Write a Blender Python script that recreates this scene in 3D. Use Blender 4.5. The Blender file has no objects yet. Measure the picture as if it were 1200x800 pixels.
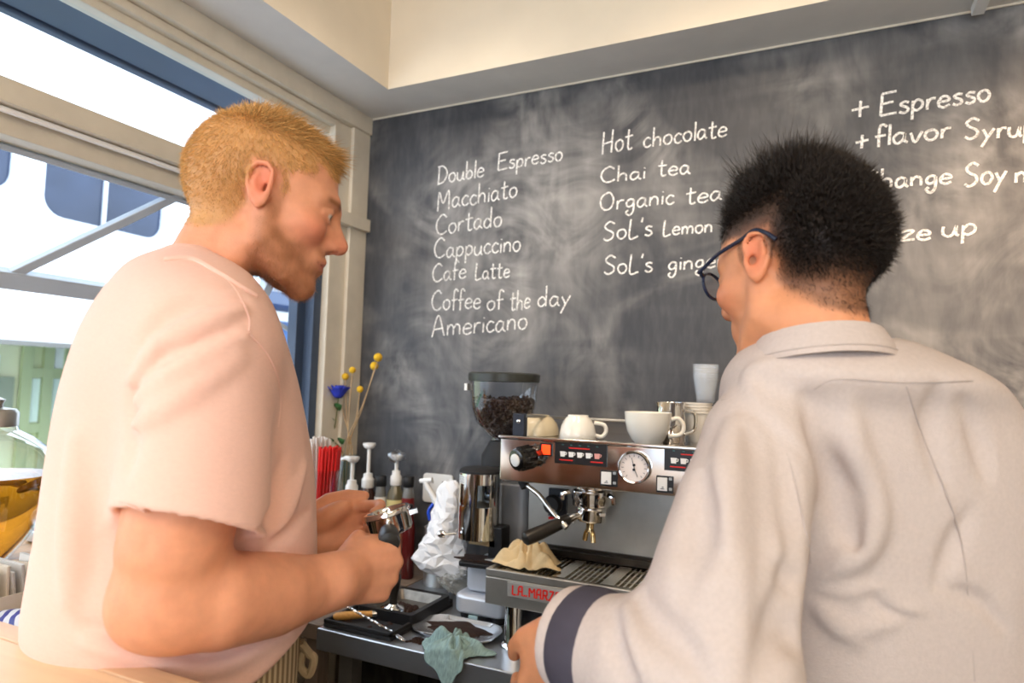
import bpy, math, random
import numpy as np
from mathutils import Vector, Matrix
from mathutils.bvhtree import BVHTree
rnd = random.Random(7)
nrs = np.random.RandomState(11)
scn = bpy.context.scene
C = scn.collection
PI = math.pi

# ---------------------------------------------------------------- camera
FPX = 770.0
def _axes(vx=(-1040, 408), vy=(960, 463)):
    y = np.array([vy[0]-600, vy[1]-400, FPX]); y /= np.linalg.norm(y)
    x = -np.array([vx[0]-600, vx[1]-400, FPX]); x -= y*(x@y); x /= np.linalg.norm(x)
    return np.array([x, y, np.cross(x, y)])
RC = _axes()                      # rows: world axes in the camera frame (right, down, forward)
EYE = np.array([0.0, 0.0, 1.45])
def ray(px, py):
    return RC @ np.array([(px-600)/FPX, (py-400)/FPX, 1.0])
def W(px, py, d):
    return EYE + ray(px, py)*d
def project(p):
    c = RC.T @ (np.array(p, float)-EYE); return c[0]/c[2]*FPX+600, c[1]/c[2]*FPX+400, c[2]
def hit(px, py, ax, v):
    r = ray(px, py); return EYE + r*((v-EYE[ax])/r[ax])
cam_d = bpy.data.cameras.new('camera'); cam = bpy.data.objects.new('camera', cam_d); C.objects.link(cam)
cam_d.sensor_width = 36.0; cam_d.lens = FPX/1200*36; cam_d.clip_start = 0.02
M = Matrix.Identity(4)
for i in range(3):
    M[i][0] = RC[i][0]; M[i][1] = -RC[i][1]; M[i][2] = -RC[i][2]; M[i][3] = EYE[i]
cam.matrix_world = M
cam_d.dof.use_dof = True; cam_d.dof.focus_distance = 1.15; cam_d.dof.aperture_fstop = 4.0
scn.camera = cam

# ---------------------------------------------------------------- light
vs = scn.view_settings
vs.view_transform = 'Standard'; vs.look = 'None'; vs.gamma = 1.0; vs.use_curve_mapping = False
vs.exposure = 0.58
wd = bpy.data.worlds.new('sky'); scn.world = wd; wd.use_nodes = True
bg = wd.node_tree.nodes['Background']
bg.inputs[0].default_value = (0.80, 0.90, 1.0, 1); bg.inputs[1].default_value = 3.2
scn.cycles.max_bounces = 8; scn.cycles.transparent_max_bounces = 16
scn.cycles.caustics_reflective = False; scn.cycles.caustics_refractive = False
scn.cycles.sample_clamp_indirect = 4.0
def lamp(name, kind, loc, aim, power, col, size=0.3, spot=1.6, blend=0.6):
    l = bpy.data.lights.new(name, kind); l.energy = power; l.color = col
    if kind == 'AREA': l.shape = 'DISK'; l.size = size
    elif kind == 'SPOT': l.shadow_soft_size = size; l.spot_size = spot; l.spot_blend = blend
    elif kind == 'SUN': l.angle = size
    else: l.shadow_soft_size = size
    o = bpy.data.objects.new(name, l); C.objects.link(o); o.location = loc
    o.rotation_euler = (Vector(aim)-Vector(loc)).to_track_quat('-Z', 'Y').to_euler()
    return o
WARM = (1.0, 0.80, 0.60)
lamp('ceiling_fill', 'AREA', (-0.5, -1.3, 2.78), (-0.5, 0.2, 1.0), 22, (1.0, 0.84, 0.68), 1.6)  # unseen ceiling disc, added as soft fill for the whole room
lamp('ceiling_fill', 'AREA', (0.95, -0.6, 2.78), (0.6, 0.9, 1.0), 22, WARM, 1.2)  # unseen warm ceiling disc, added as front fill
lamp('board_spot', 'SPOT', (0.95, 0.85, 2.75), (0.95, 1.95, 1.30), 135, (1.0, 0.66, 0.40), 0.06, 1.45, 1.0)  # unseen warm spot, added to light the far end of the board
lamp('board_spot', 'SPOT', (-0.20, 0.9, 2.75), (-0.20, 1.95, 1.30), 34, (1.0, 0.78, 0.56), 0.06, 1.5, 1.0)  # unseen spot, added to brighten the middle of the board
lamp('board_spot', 'SPOT', (-1.0, 0.95, 2.75), (-0.98, 1.95, 1.5), 18, (1.0, 0.86, 0.72), 0.06, 1.5, 1.0)  # unseen spot, added to brighten the board near the window

# ---------------------------------------------------------------- materials
def lin(c):
    return tuple((v/12.92 if v <= 0.04045 else ((v+0.055)/1.055)**2.4) for v in [x/255 for x in c])
_mats = {}
def mat(name, col, rough=0.5, metal=0.0, spec=0.5, trans=0.0, ior=1.45, alpha=1.0, emit=None, es=0.0,
        noise=0.0, nscale=30, bump=0.0, bscale=200, coat=0.0, sss=0.0, attr=None, rvar=0.0, stretch=None, sheen=0.0):
    if name in _mats: return _mats[name]
    m = bpy.data.materials.new(name); m.use_nodes = True; _mats[name] = m
    nt = m.node_tree; b = nt.nodes['Principled BSDF']
    c = lin(col) if max(col) > 1.0001 else tuple(col)
    b.inputs['Base Color'].default_value = (*c, 1); b.inputs['Roughness'].default_value = rough
    b.inputs['Metallic'].default_value = metal; b.inputs['Specular IOR Level'].default_value = spec
    b.inputs['Transmission Weight'].default_value = trans; b.inputs['IOR'].default_value = ior
    b.inputs['Alpha'].default_value = alpha; b.inputs['Coat Weight'].default_value = coat
    b.inputs['Sheen Weight'].default_value = sheen
    if sss:
        b.inputs['Subsurface Weight'].default_value = sss
        b.inputs['Subsurface Radius'].default_value = (0.012, 0.004, 0.002); b.inputs['Subsurface Scale'].default_value = 1.0
    if emit: b.inputs['Emission Color'].default_value = (*lin(emit), 1); b.inputs['Emission Strength'].default_value = es
    src = None
    if attr:
        at = nt.nodes.new('ShaderNodeVertexColor'); at.layer_name = attr; src = at.outputs['Color']
    if noise or bump or rvar:
        tc = nt.nodes.new('ShaderNodeTexCoord'); vec = tc.outputs['Object']
        if stretch:
            mp = nt.nodes.new('ShaderNodeMapping'); mp.inputs['Scale'].default_value = stretch
            nt.links.new(vec, mp.inputs[0]); vec = mp.outputs[0]
        n = nt.nodes.new('ShaderNodeTexNoise'); n.inputs['Scale'].default_value = nscale; n.inputs['Detail'].default_value = 5
        nt.links.new(vec, n.inputs['Vector'])
        if noise:
            mx = nt.nodes.new('ShaderNodeMix'); mx.data_type = 'RGBA'; mx.blend_type = 'MULTIPLY'
            mx.inputs[0].default_value = 1.0
            mr = nt.nodes.new('ShaderNodeMapRange'); mr.inputs[1].default_value = 0.3; mr.inputs[2].default_value = 0.7
            mr.inputs[3].default_value = 1-noise; mr.inputs[4].default_value = 1+noise*0.3
            nt.links.new(n.outputs['Fac'], mr.inputs[0]); nt.links.new(mr.outputs[0], mx.inputs[7])
            if src: nt.links.new(src, mx.inputs[6])
            else: mx.inputs[6].default_value = (*c, 1)
            src = mx.outputs[2]
        if rvar:
            mr2 = nt.nodes.new('ShaderNodeMapRange'); mr2.inputs[1].default_value = 0.3; mr2.inputs[2].default_value = 0.7
            mr2.inputs[3].default_value = max(0, rough-rvar); mr2.inputs[4].default_value = min(1, rough+rvar)
            nt.links.new(n.outputs['Fac'], mr2.inputs[0]); nt.links.new(mr2.outputs[0], b.inputs['Roughness'])
        if bump:
            n2 = nt.nodes.new('ShaderNodeTexNoise'); n2.inputs['Scale'].default_value = bscale; n2.inputs['Detail'].default_value = 3
            nt.links.new(vec, n2.inputs['Vector'])
            bp = nt.nodes.new('ShaderNodeBump'); bp.inputs['Strength'].default_value = bump; bp.inputs['Distance'].default_value = 0.002
            nt.links.new(n2.outputs['Fac'], bp.inputs['Height']); nt.links.new(bp.outputs[0], b.inputs['Normal'])
    if src: nt.links.new(src, b.inputs['Base Color'])
    return m
def glass(name, col=(1, 1, 1), rough=0.0, tint=0.12):
    # thin clear glass: mostly transparent, a fresnel reflection on top
    if name in _mats: return _mats[name]
    m = bpy.data.materials.new(name); m.use_nodes = True; _mats[name] = m
    nt = m.node_tree; nt.nodes.clear()
    out = nt.nodes.new('ShaderNodeOutputMaterial'); mix = nt.nodes.new('ShaderNodeMixShader')
    t = nt.nodes.new('ShaderNodeBsdfTransparent'); t.inputs[0].default_value = (*col, 1)
    g = nt.nodes.new('ShaderNodeBsdfGlossy'); g.inputs[1].default_value = rough
    lw = nt.nodes.new('ShaderNodeLayerWeight'); lw.inputs[0].default_value = tint
    nt.links.new(lw.outputs['Facing'], mix.inputs[0]); nt.links.new(t.outputs[0], mix.inputs[1])
    nt.links.new(g.outputs[0], mix.inputs[2]); nt.links.new(mix.outputs[0], out.inputs[0])
    return m

# ---------------------------------------------------------------- mesh helpers
class MB:
    def __init__(s): s.v = []; s.f = []; s.m = []; s.mi = 0
    def add(s, vs, fs):
        n = len(s.v); s.v += [tuple(map(float, v)) for v in vs]
        s.f += [tuple(i+n for i in f) for f in fs]; s.m += [s.mi]*len(fs); return s
    def box(s, lo, hi, M=None):
        x0, y0, z0 = lo; x1, y1, z1 = hi
        vs = [(x0,y0,z0),(x1,y0,z0),(x1,y1,z0),(x0,y1,z0),(x0,y0,z1),(x1,y0,z1),(x1,y1,z1),(x0,y1,z1)]
        if M is not None: vs = [M @ Vector(v) for v in vs]
        return s.add(vs, [(0,3,2,1),(4,5,6,7),(0,1,5,4),(1,2,6,5),(2,3,7,6),(3,0,4,7)])
    def beam(s, a, b, w, h, up=(0,0,1)):
        a = Vector(a); b = Vector(b); d = (b-a).normalized(); u = Vector(up)
        sd = d.cross(u).normalized(); u = sd.cross(d)
        vs = []
        for p in (a, b):
            for i, j in ((-1,-1),(1,-1),(1,1),(-1,1)): vs.append(p+sd*(i*w/2)+u*(j*h/2))
        return s.add(vs, [(0,3,2,1),(4,5,6,7),(0,1,5,4),(1,2,6,5),(2,3,7,6),(3,0,4,7)])
    def lathe(s, prof, n=32, M=None, cap=True):
        # prof: list of (r, z)
        vs = []; fs = []
        for r, z in prof:
            for k in range(n):
                a = 2*PI*k/n; vs.append(Vector((r*math.cos(a), r*math.sin(a), z)))
        if M is not None: vs = [M @ v for v in vs]
        for i in range(len(prof)-1):
            for k in range(n):
                k2 = (k+1) % n; fs.append((i*n+k, i*n+k2, (i+1)*n+k2, (i+1)*n+k))
        if cap:
            fs.append(tuple(reversed(range(n)))); fs.append(tuple(range((len(prof)-1)*n, len(prof)*n)))
        return s.add(vs, fs)
    def tube(s, pts, r, n=10, cap=True, flat=None):
        pts = [Vector(p) for p in pts]
        rs = r if isinstance(r, (list, tuple)) else [r]*len(pts)
        vs = []; fs = []
        t0 = (pts[1]-pts[0]).normalized()
        u = t0.cross(Vector((0,0,1)));
        if u.length < 1e-3: u = t0.cross(Vector((0,1,0)))
        u.normalize()
        for i, p in enumerate(pts):
            t = (pts[min(i+1, len(pts)-1)]-pts[max(i-1, 0)]).normalized()
            u = (u - t*u.dot(t)).normalized(); w = t.cross(u)
            for k in range(n):
                a = 2*PI*k/n; o = u*math.cos(a)*rs[i]+w*math.sin(a)*rs[i]
                if flat is not None:
                    nn = Vector(flat[0]); o = o - nn*o.dot(nn)*(1-flat[1])
                vs.append(p+o)
        for i in range(len(pts)-1):
            for k in range(n):
                k2 = (k+1) % n; fs.append((i*n+k, i*n+k2, (i+1)*n+k2, (i+1)*n+k))
        if cap: fs.append(tuple(reversed(range(n)))); fs.append(tuple(range((len(pts)-1)*n, len(pts)*n)))
        return s.add(vs, fs)
    def prism(s, poly, z0, z1, M=None):
        n = len(poly); vs = [Vector((x, y, z0)) for x, y in poly]+[Vector((x, y, z1)) for x, y in poly]
        if M is not None: vs = [M @ v for v in vs]
        fs = [tuple(reversed(range(n))), tuple(range(n, 2*n))]+[(i, (i+1)%n, n+(i+1)%n, n+i) for i in range(n)]
        return s.add(vs, fs)
    def build(s, name, mats, parent=None, smooth=True, bevel=0.0, seg=2, angle=40, local=None):
        if not isinstance(mats, (list, tuple)): mats = [mats]
        off = Vector(local) if local is not None else Vector((0,0,0))
        me = bpy.data.meshes.new(name); me.from_pydata([tuple(Vector(v)-off) for v in s.v], [], s.f)
        for m in mats: me.materials.append(m)
        me.polygons.foreach_set('material_index', s.m); me.update()
        if smooth:
            me.polygons.foreach_set('use_smooth', [True]*len(me.polygons))
            me.set_sharp_from_angle(angle=math.radians(angle))
        o = bpy.data.objects.new(name, me); C.objects.link(o)
        if bevel:
            bm = o.modifiers.new('b', 'BEVEL'); bm.width = bevel; bm.segments = seg; bm.limit_method = 'ANGLE'; bm.angle_limit = math.radians(35)
            bm.harden_normals = True
        if local is not None: o.location = off
        if parent is not None: adopt(o, parent)
        return o
def adopt(o, p):
    # children keep their world place under a parent that may be moved and turned
    o.parent = p
    o.matrix_parent_inverse = pw(p).inverted()
def pw(o):
    m = Matrix.Translation(o.location) @ o.rotation_euler.to_matrix().to_4x4()
    return (pw(o.parent) @ o.matrix_parent_inverse @ m) if o.parent else m
def rrect(x0, y0, x1, y1, r, n=6):
    pts = []
    for cx, cy, a0 in ((x1-r,y0+r,-PI/2),(x1-r,y1-r,0),(x0+r,y1-r,PI/2),(x0+r,y0+r,PI)):
        for k in range(n+1): a = a0+PI/2*k/n; pts.append((cx+r*math.cos(a), cy+r*math.sin(a)))
    return pts
def frame_m(o, x, z):
    # matrix with origin o, local x along x, local z along z
    z = Vector(z).normalized(); x = Vector(x); x = (x-z*x.dot(z)).normalized(); y = z.cross(x)
    m = Matrix.Identity(4)
    for i in range(3): m[i][0] = x[i]; m[i][1] = y[i]; m[i][2] = z[i]; m[i][3] = o[i]
    return m
def catmull(pts, sub=6):
    P = [np.array(p, float) for p in pts]
    if len(P) < 3: return P
    out = []
    E = [2*P[0]-P[1]]+P+[2*P[-1]-P[-2]]
    for i in range(1, len(E)-2):
        for k in range(sub):
            t = k/sub; p0, p1, p2, p3 = E[i-1:i+3]
            out.append(0.5*((2*p1)+(-p0+p2)*t+(2*p0-5*p1+4*p2-p3)*t*t+(-p0+3*p1-3*p2+p3)*t**3))
    out.append(P[-1]); return out
def tag(o, label, cat, group=None):
    o['label'] = label; o['category'] = cat
    if group: o['group'] = group
    return o
def thing(name, label, cat, loc=(0,0,0), rotz=0.0, group=None):
    o = bpy.data.objects.new(name, None); C.objects.link(o); o.location = tuple(map(float, loc)); o.rotation_euler = (0,0,rotz)
    o.empty_display_size = 0.05
    return tag(o, label, cat, group)
def struct(o):
    o['kind'] = 'structure'; return o
# ================================================================ THE ROOM
YB = 1.951; XW = -1.535; ZC = 2.82; ZS = 2.44; YR = -2.6; XR = 2.1
m_cream = mat('cream_paint', (238, 226, 206), 0.6, noise=0.05, nscale=6, bump=0.15, bscale=60)
m_plast = mat('white_paint_rough', (226, 222, 216), 0.6, noise=0.06, nscale=9, bump=0.3, bscale=40)
m_frame = mat('cream_window_paint', (222, 212, 194), 0.45, noise=0.08, nscale=14, bump=0.2, bscale=50)
m_floor = mat('tile_floor', (168, 158, 146), 0.6, noise=0.3, nscale=5)

def board_material():
    m = bpy.data.materials.new('chalkboard_paint'); m.use_nodes = True; nt = m.node_tree; b = nt.nodes['Principled BSDF']
    b.inputs['Roughness'].default_value = 0.55; b.inputs['Specular IOR Level'].default_value = 0.35
    N = nt.nodes.new; L = nt.links.new
    tc = N('ShaderNodeTexCoord')
    def noise(scale, mscale, rot=0.0, detail=5, dist=0.0):
        mp = N('ShaderNodeMapping'); mp.inputs['Scale'].default_value = mscale; mp.inputs['Rotation'].default_value = (0, rot, 0)
        L(tc.outputs['Object'], mp.inputs[0]); n = N('ShaderNodeTexNoise'); n.inputs['Scale'].default_value = scale
        n.inputs['Detail'].default_value = detail; n.inputs['Distortion'].default_value = dist; L(mp.outputs[0], n.inputs['Vector']); return n.outputs['Fac']
    def rng(s, a, b_, c, d):
        r = N('ShaderNodeMapRange'); r.inputs[1].default_value = a; r.inputs[2].default_value = b_; r.inputs[3].default_value = c; r.inputs[4].default_value = d
        L(s, r.inputs[0]); return r.outputs[0]
    def mth(op, a, b_):
        r = N('ShaderNodeMath'); r.operation = op
        for i, q in enumerate((a, b_)):
            if isinstance(q, (int, float)): r.inputs[i].default_value = q
            else: L(q, r.inputs[i])
        return r.outputs[0]
    big = rng(noise(1.6, (1, 1, 1.2), 0.5, 3, 1.5), 0.42, 0.68, 0, 1)          # where the chalk was wiped
    swirl = rng(noise(3.0, (1, 1, 1), 0.2, 4, 5.0), 0.35, 0.75, 0, 1)           # curved wipe marks
    st1 = rng(noise(9, (1.0, 1, 0.16), 0.35, 6, 0.6), 0.42, 0.75, 0, 1)         # long wipe streaks
    fine = rng(noise(70, (1, 1, 0.25), -0.3, 4), 0.4, 0.75, 0, 1)
    st2 = rng(noise(7, (0.15, 1, 1.2), 0.1, 6, 0.8), 0.5, 0.78, 0, 1)
    s = mth('MULTIPLY', swirl, big); s = mth('MULTIPLY', s, 0.55)
    s2 = mth('MULTIPLY', mth('ADD', st1, st2), mth('ADD', mth('MULTIPLY', big, 0.35), 0.08))
    s3 = mth('MULTIPLY', fine, 0.035)
    # a worn area of chalk dust behind the first column of writing, and one on the far side
    sep = N('ShaderNodeSeparateXYZ'); L(tc.outputs['Object'], sep.inputs[0])
    def blob(cx, cz, rx, rz):
        u = mth('DIVIDE', mth('SUBTRACT', sep.outputs[0], cx), rx); v = mth('DIVIDE', mth('SUBTRACT', sep.outputs[2], cz), rz)
        return rng(mth('ADD', mth('MULTIPLY', u, u), mth('MULTIPLY', v, v)), 0.0, 1.0, 1.0, 0.0)
    bl = mth('MAXIMUM', mth('MULTIPLY', blob(-0.98, 1.9, 0.50, 0.48), 0.62), mth('MULTIPLY', blob(0.45, 1.75, 0.75, 0.75), 0.42))
    bl = mth('MULTIPLY', bl, mth('ADD', mth('MULTIPLY', mth('ADD', swirl, st1), 0.30), 0.12))
    tot = mth('ADD', mth('ADD', mth('MULTIPLY', s, 0.52), mth('MULTIPLY', s2, 0.45)), mth('ADD', s3, bl))
    mx = N('ShaderNodeMix'); mx.data_type = 'RGBA'; mx.inputs[6].default_value = (*lin((60, 62, 68)), 1); mx.inputs[7].default_value = (*lin((205, 202, 198)), 1)
    cl = N('ShaderNodeClamp'); L(tot, cl.inputs[0]); L(cl.outputs[0], mx.inputs[0]); L(mx.outputs[2], b.inputs['Base Color'])
    return m
m_board = board_material()

w = MB().box((XW-0.25, YB, 0), (XR, YB+0.15, ZC)).build('wall_back', m_board); struct(w)
struct(MB().box((XW-0.25, YR, -0.1), (XR, YB+0.15, 0)).build('floor', m_floor))
struct(MB().box((XW-0.25, YR, ZC), (XR+0.1, YB+0.15, ZC+0.1)).build('ceiling', m_cream))
struct(MB().box((XR, YR, 0), (XR+0.1, YB, ZC)).build('wall_right', m_cream))
b = MB(); b.box((XW-0.25, YR-0.1, 0), (XR+0.1, YR, .75)); b.box((XW-0.25, YR-0.1, 2.4), (XR+0.1, YR, ZC)); b.box((XW-0.25, YR-0.1, .75), (-1.35, YR, 2.4)); b.box((1.75, YR-0.1, .75), (XR+0.1, YR, 2.4))
struct(b.build('wall_rear', m_cream))
# dropped beam along the board wall and along the window wall: cream faces, rough white undersides
b = MB(); b.box((XW-0.25, 1.765, ZS), (XR, YB, ZC)); b.box((XW-0.25, YR, ZS), (-1.315, 1.765, ZC))
o = b.build('trim_1', [m_cream, m_plast])
for p in o.data.polygons:
    if p.normal.z < -0.5: p.material_index = 1
struct(o)
b = MB(); b.box((XW-0.01, YB-0.004, ZS-0.006), (XR, YB-0.0005, ZS-0.0005)); struct(b.build('trim_2', m_cream))
# window wall below the sill
struct(MB().box((XW-0.16, YR, 0), (XW, YB, 1.0)).build('wall_left', m_cream))
struct(MB().box((XW-0.16, YR, 1.0), (XW, -1.6, ZS)).build('wall_left_end', m_cream))

# window: the outer frame, the mullion bar across it, the jamb beside the board
m_dark = mat('dark_blue_steel', (62, 76, 98), 0.45, noise=0.1, nscale=8)
m_alu = mat('grey_window_steel', (196, 205, 216), 0.45, metal=0.1, noise=0.06, nscale=10)
m_pane = glass('window_glass', (0.90, 0.95, 1.0), 0.0, 0.03)
b = MB(); b.box((XW-0.10, -1.6, 2.375), (XW+0.02, YB, ZS))                  # head
b.box((XW-0.10, 1.772, 1.0), (XW-0.004, YB, 2.375)); b.box((XW-0.004, 1.855, 1.0), (XW+0.012, YB, 2.375))
b.box((XW-0.05, -1.6, 2.350), (XW-0.005, 1.84, 2.375)); b.box((XW-0.08, -1.6, 2.325), (XW-0.03, 1.80, 2.355))
win = struct(b.build('window_1', m_frame, bevel=0.004))
b = MB(); b.box((XW-0.055, -1.6, 2.010), (XW+0.012, 1.775, 2.062)); b.box((XW-0.10, -1.6, 1.955), (XW-0.03, 1.775, 2.008))
b.box((XW-0.05, 1.775, 2.005), (XW+0.03, YB-0.002, 2.052))
b.build('transom', m_frame, win, bevel=0.003)
b = MB(); b.tube([(XW-0.012, -1.6, 2.001), (XW-0.012, 1.77, 2.001)], 0.007, 8)
b.build('transom_highlight_rod', mat('highlight_rod_white', (250, 250, 250), 0.4), win)  # the bright highlight line along the transom is put into this rod's white
b = MB(); b.box((XW-0.07, 1.735, 1.04), (XW-0.03, 1.772, 1.955)); b.box((XW-0.11, 1.700, 1.04), (XW-0.07, 1.772, 1.955))
b.build('steel_stile', m_dark, win, bevel=0.003)
b = MB(); b.add([(XW-0.06, -1.6, 2.06), (XW-0.06, 1.78, 2.06), (XW-0.06, 1.78, 2.36), (XW-0.06, -1.6, 2.36)], [(0,1,2,3)])
b.build('upper_pane', m_pane, win)
b = MB()                                      # unseen rear window, added to let soft daylight fill in from behind the camera
for x_ in (-1.35, -.35, .7, 1.71): b.box((x_, YR-.08, .75), (x_+.04, YR-.02, 2.4))
for z_ in (.75, 2.36): b.box((-1.35, YR-.08, z_), (1.75, YR-.02, z_+.04))
w2 = struct(b.build('rear_fill_window', m_frame, bevel=.003))
b = MB(); b.add([(-1.35, YR-.05, .75), (1.75, YR-.05, .75), (1.75, YR-.05, 2.4), (-1.35, YR-.05, 2.4)], [(0, 1, 2, 3)]); b.build('pane', m_pane, w2)
# the sash, hinged under the transom and swung out
hz = 1.955; hx = XW-0.085
dv = Vector((-1.79-hx, 0, 1.68-hz)); SL = dv.length; dv.normalize()
def sp(y, t): return Vector((hx, y, hz))+dv*t
nrm = Vector((dv.z, 0, -dv.x))
b = MB(); b.beam(sp(-1.4, SL), sp(1.70, SL), 0.045, 0.035, nrm); b.beam(sp(-1.4, 0.01), sp(1.70, 0.01), 0.014, 0.012, nrm)
for y in (-1.38, 1.68): b.beam(sp(y, 0), sp(y, SL), 0.035, 0.035, nrm)
b.beam(hit(4, 325, 0, -1.79), hit(214, 226, 0, hx), .024, .02, nrm)
sash = b.build('sash', m_alu, win, bevel=0.003)
b = MB(); b.add([sp(-1.4, 0), sp(1.7, 0), sp(1.7, SL), sp(-1.4, SL)], [(0,1,2,3)])
b.build('sash_pane', m_pane, sash)
e0 = hit(409, 428, 0, XW-0.012); e1 = sp(1.66, SL*0.93)
b = MB(); b.beam(e0, e1, 0.024, 0.014); b.beam(Vector(e0)+Vector((0,0.004,0)), Vector(e0)+Vector((0.0,-0.012,0.004)), 0.03, 0.02)
b.build('sash_stay', mat('stay_steel', (140, 150, 160), 0.35, metal=0.7), win)
# wooden window sill
m_wood = mat('sill_wood', (196, 146, 92), 0.45, noise=0.35, nscale=10, stretch=(6, 0.6, 6))
b = MB(); b.box((XW-0.24, -1.6, 1.0), (XW+0.045, 1.76, 1.045)); struct(b.build('windowsill_1', m_wood, bevel=0.004))

# ================================================================ OUTSIDE
m_fac = mat('white_facade', (240, 242, 246), 0.5, noise=0.03, nscale=2)
m_fac2 = mat('facade_trim', (205, 212, 222), 0.5)
m_dglass = mat('dark_glass', (52, 62, 84), 0.12, noise=0.4, nscale=1.5)
m_asph = mat('pale_asphalt', (176, 178, 182), 0.8, noise=0.15, nscale=6)
m_green = mat('green_pavement', (122, 178, 146), 0.7, noise=0.12, nscale=3)
XF = -6.5; ZG = 0.0
struct(MB().box((-30, -25, -0.3), (XW-0.25, 30, -0.02)).build('ground', m_asph))
bl = thing('white_building', 'white building with round-cornered windows across the street', 'building', (XF-1.5, 3.0, 0.0))
b = MB(); b.box((XF-.25, -4, 1.745), (XF, 6.2, 7.5)); b.box((XF-4.0, -4, 2.45), (XF-.25, 6.2, 7.5)); b.build('facade', m_fac, bl)
b = MB(); b.box((XF-0.02, -4, 1.70), (XF+0.03, 6.2, 1.745)); b.build('lower_edge', mat('edge_grey', (120, 120, 116), 0.6), bl)
b = MB(); b.box((XF-0.02, -4, 4.42), (XF+0.012, 6.2, 4.45)); b.build('ledge', m_fac2, bl)
def bus_window(y0, y1, z0, z1, split):
    fr = MB(); Mx = frame_m((XF, 0, 0), (0, 1, 0), (1, 0, 0))
    def P(poly): return poly
    o_ = rrect(y0-0.09, z0-0.09, y1+0.09, z1+0.09, 0.26); i_ = rrect(y0, z0, y1, z1, 0.18)
    n = len(o_); vs = []
    for z in (0.0, 0.05):
        vs += [Mx @ Vector((x, y, z)) for x, y in o_]+[Mx @ Vector((x, y, z)) for x, y in i_]
    fs = []
    for i in range(n):
        j = (i+1) % n
        fs += [(2*n+i, 2*n+j, 3*n+j, 3*n+i), (i, j, 2*n+j, 2*n+i), (3*n+i, 3*n+j, n+j, n+i)]
    fr.add(vs, fs)
    f = fr.build('window', mat('window_white', (225, 230, 238), 0.4), bl)
    g = MB(); g.prism(i_, 0.002, 0.012, Mx); g.build('pane', m_dglass, f)
    if split:
        q = MB(); q.box((XF+0.012, split-0.014, z0), (XF+0.045, split+0.014, z1)); q.build('glazing_bar', mat('window_white', (225, 230, 238), 0.4), f)
p0 = hit(45, 262, 0, XF); p1 = hit(185, 285, 0, XF); pt = hit(48, 170, 0, XF)
bus_window(p0[1], p1[1], p1[2]+0.02, pt[2]+0.15, hit(121, 230, 0, XF)[1])
q0 = hit(8, 226, 0, XF); bus_window(q0[1]-1.5, q0[1], q0[2], pt[2]+0.15, q0[1]-0.75)
# green garage front set back below the facade
XG = -7.5
gr = thing('garage_front', 'pale green panelled garage doors under the white building', 'garage front', (XG, 4.5, 0.0))
m_gpaint = mat('green_panel_paint', (214, 220, 176), 0.55, noise=0.06, nscale=3)
m_gpaint2 = mat('green_frame_paint', (182, 190, 148), 0.5)
m_glassy = mat('frosted_pane', (226, 240, 228), 0.35, noise=0.05, nscale=4)
ya = hit(28, 450, 0, XG)[1]; yb = hit(99, 450, 0, XG)[1]
zr = [hit(60, y, 0, XG)[2] for y in (596, 500, 437, 400)]
b = MB(); b.box((XG-0.1, ya, 0.0), (XG, yb, 2.4)); b.build('panel', m_gpaint, gr)
b = MB(); ys = [ya+(yb-ya)*k/3 for k in range(4)]
for y in ys: b.box((XG, y-0.05, 0.0), (XG+0.05, y+0.05, 2.4))
for z in (0.05, zr[1], zr[2]): b.box((XG, ya, z-0.05), (XG+0.044, yb, z+0.05))
b.build('door_frame', m_gpaint2, gr)
for k in range(3):
    b = MB(); b.box((XG+0.002, ys[k]+0.06, zr[1]+0.06), (XG+0.02, ys[k+1]-0.06, zr[2]-0.06)); b.build('door_pane', m_glassy, gr)
b = MB(); b.box((XG+0.02, ys[0]+0.25, zr[1]+0.6), (XG+0.025, ys[0]+0.55, zr[1]+0.95)); b.build('paper_notice', mat('paper_white', (240, 242, 240), 0.7), gr)
cw = thing('side_wall', 'cream wall with grey notice board beside the green garage doors', 'wall', (XG, ya-1.0, 0.0))
b = MB(); b.box((XG-0.1, ya-6, 0), (XG-0.02, ya, 2.4)); b.build('wall_panel', mat('cream_ext', (226, 226, 192), 0.6), cw)
b = MB(); b.box((XG-0.02, ya-1.2, zr[1]+0.15), (XG+0.02, ya-0.1, zr[2]-0.05)); nb = b.build('notice_board', mat('board_grey', (150, 156, 138), 0.6), cw)
b = MB()
for i in range(3): b.box((XG+0.02, ya-1.05+0.3*i, zr[1]+0.4), (XG+0.026, ya-0.85+0.3*i, zr[1]+0.75))
b.build('pinned_paper', mat('paper_white', (240, 242, 240), 0.7), nb)
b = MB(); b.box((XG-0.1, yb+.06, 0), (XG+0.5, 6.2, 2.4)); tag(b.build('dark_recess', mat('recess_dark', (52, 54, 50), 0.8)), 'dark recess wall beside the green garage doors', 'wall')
b = MB(); b.box((XG+.51, -4, -0.02), (XF+0.4, 6.2, 0.0)); tag(b.build('pavement', m_green), 'green painted pavement in front of the garage', 'pavement')
g0 = hit(48, 571, 2, 0.0)
b = MB(); b.tube([(g0[0]+0.42*math.cos(a), g0[1]+0.42*math.sin(a), 0.0016) for a in np.linspace(0, 2*PI, 33)], 0.06, 6, flat=((0,0,1), 0.02))
tag(b.build('painted_ring', mat('ring_yellow', (222, 190, 84), 0.6)), 'yellow ring painted on the green pavement', 'marking')
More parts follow.
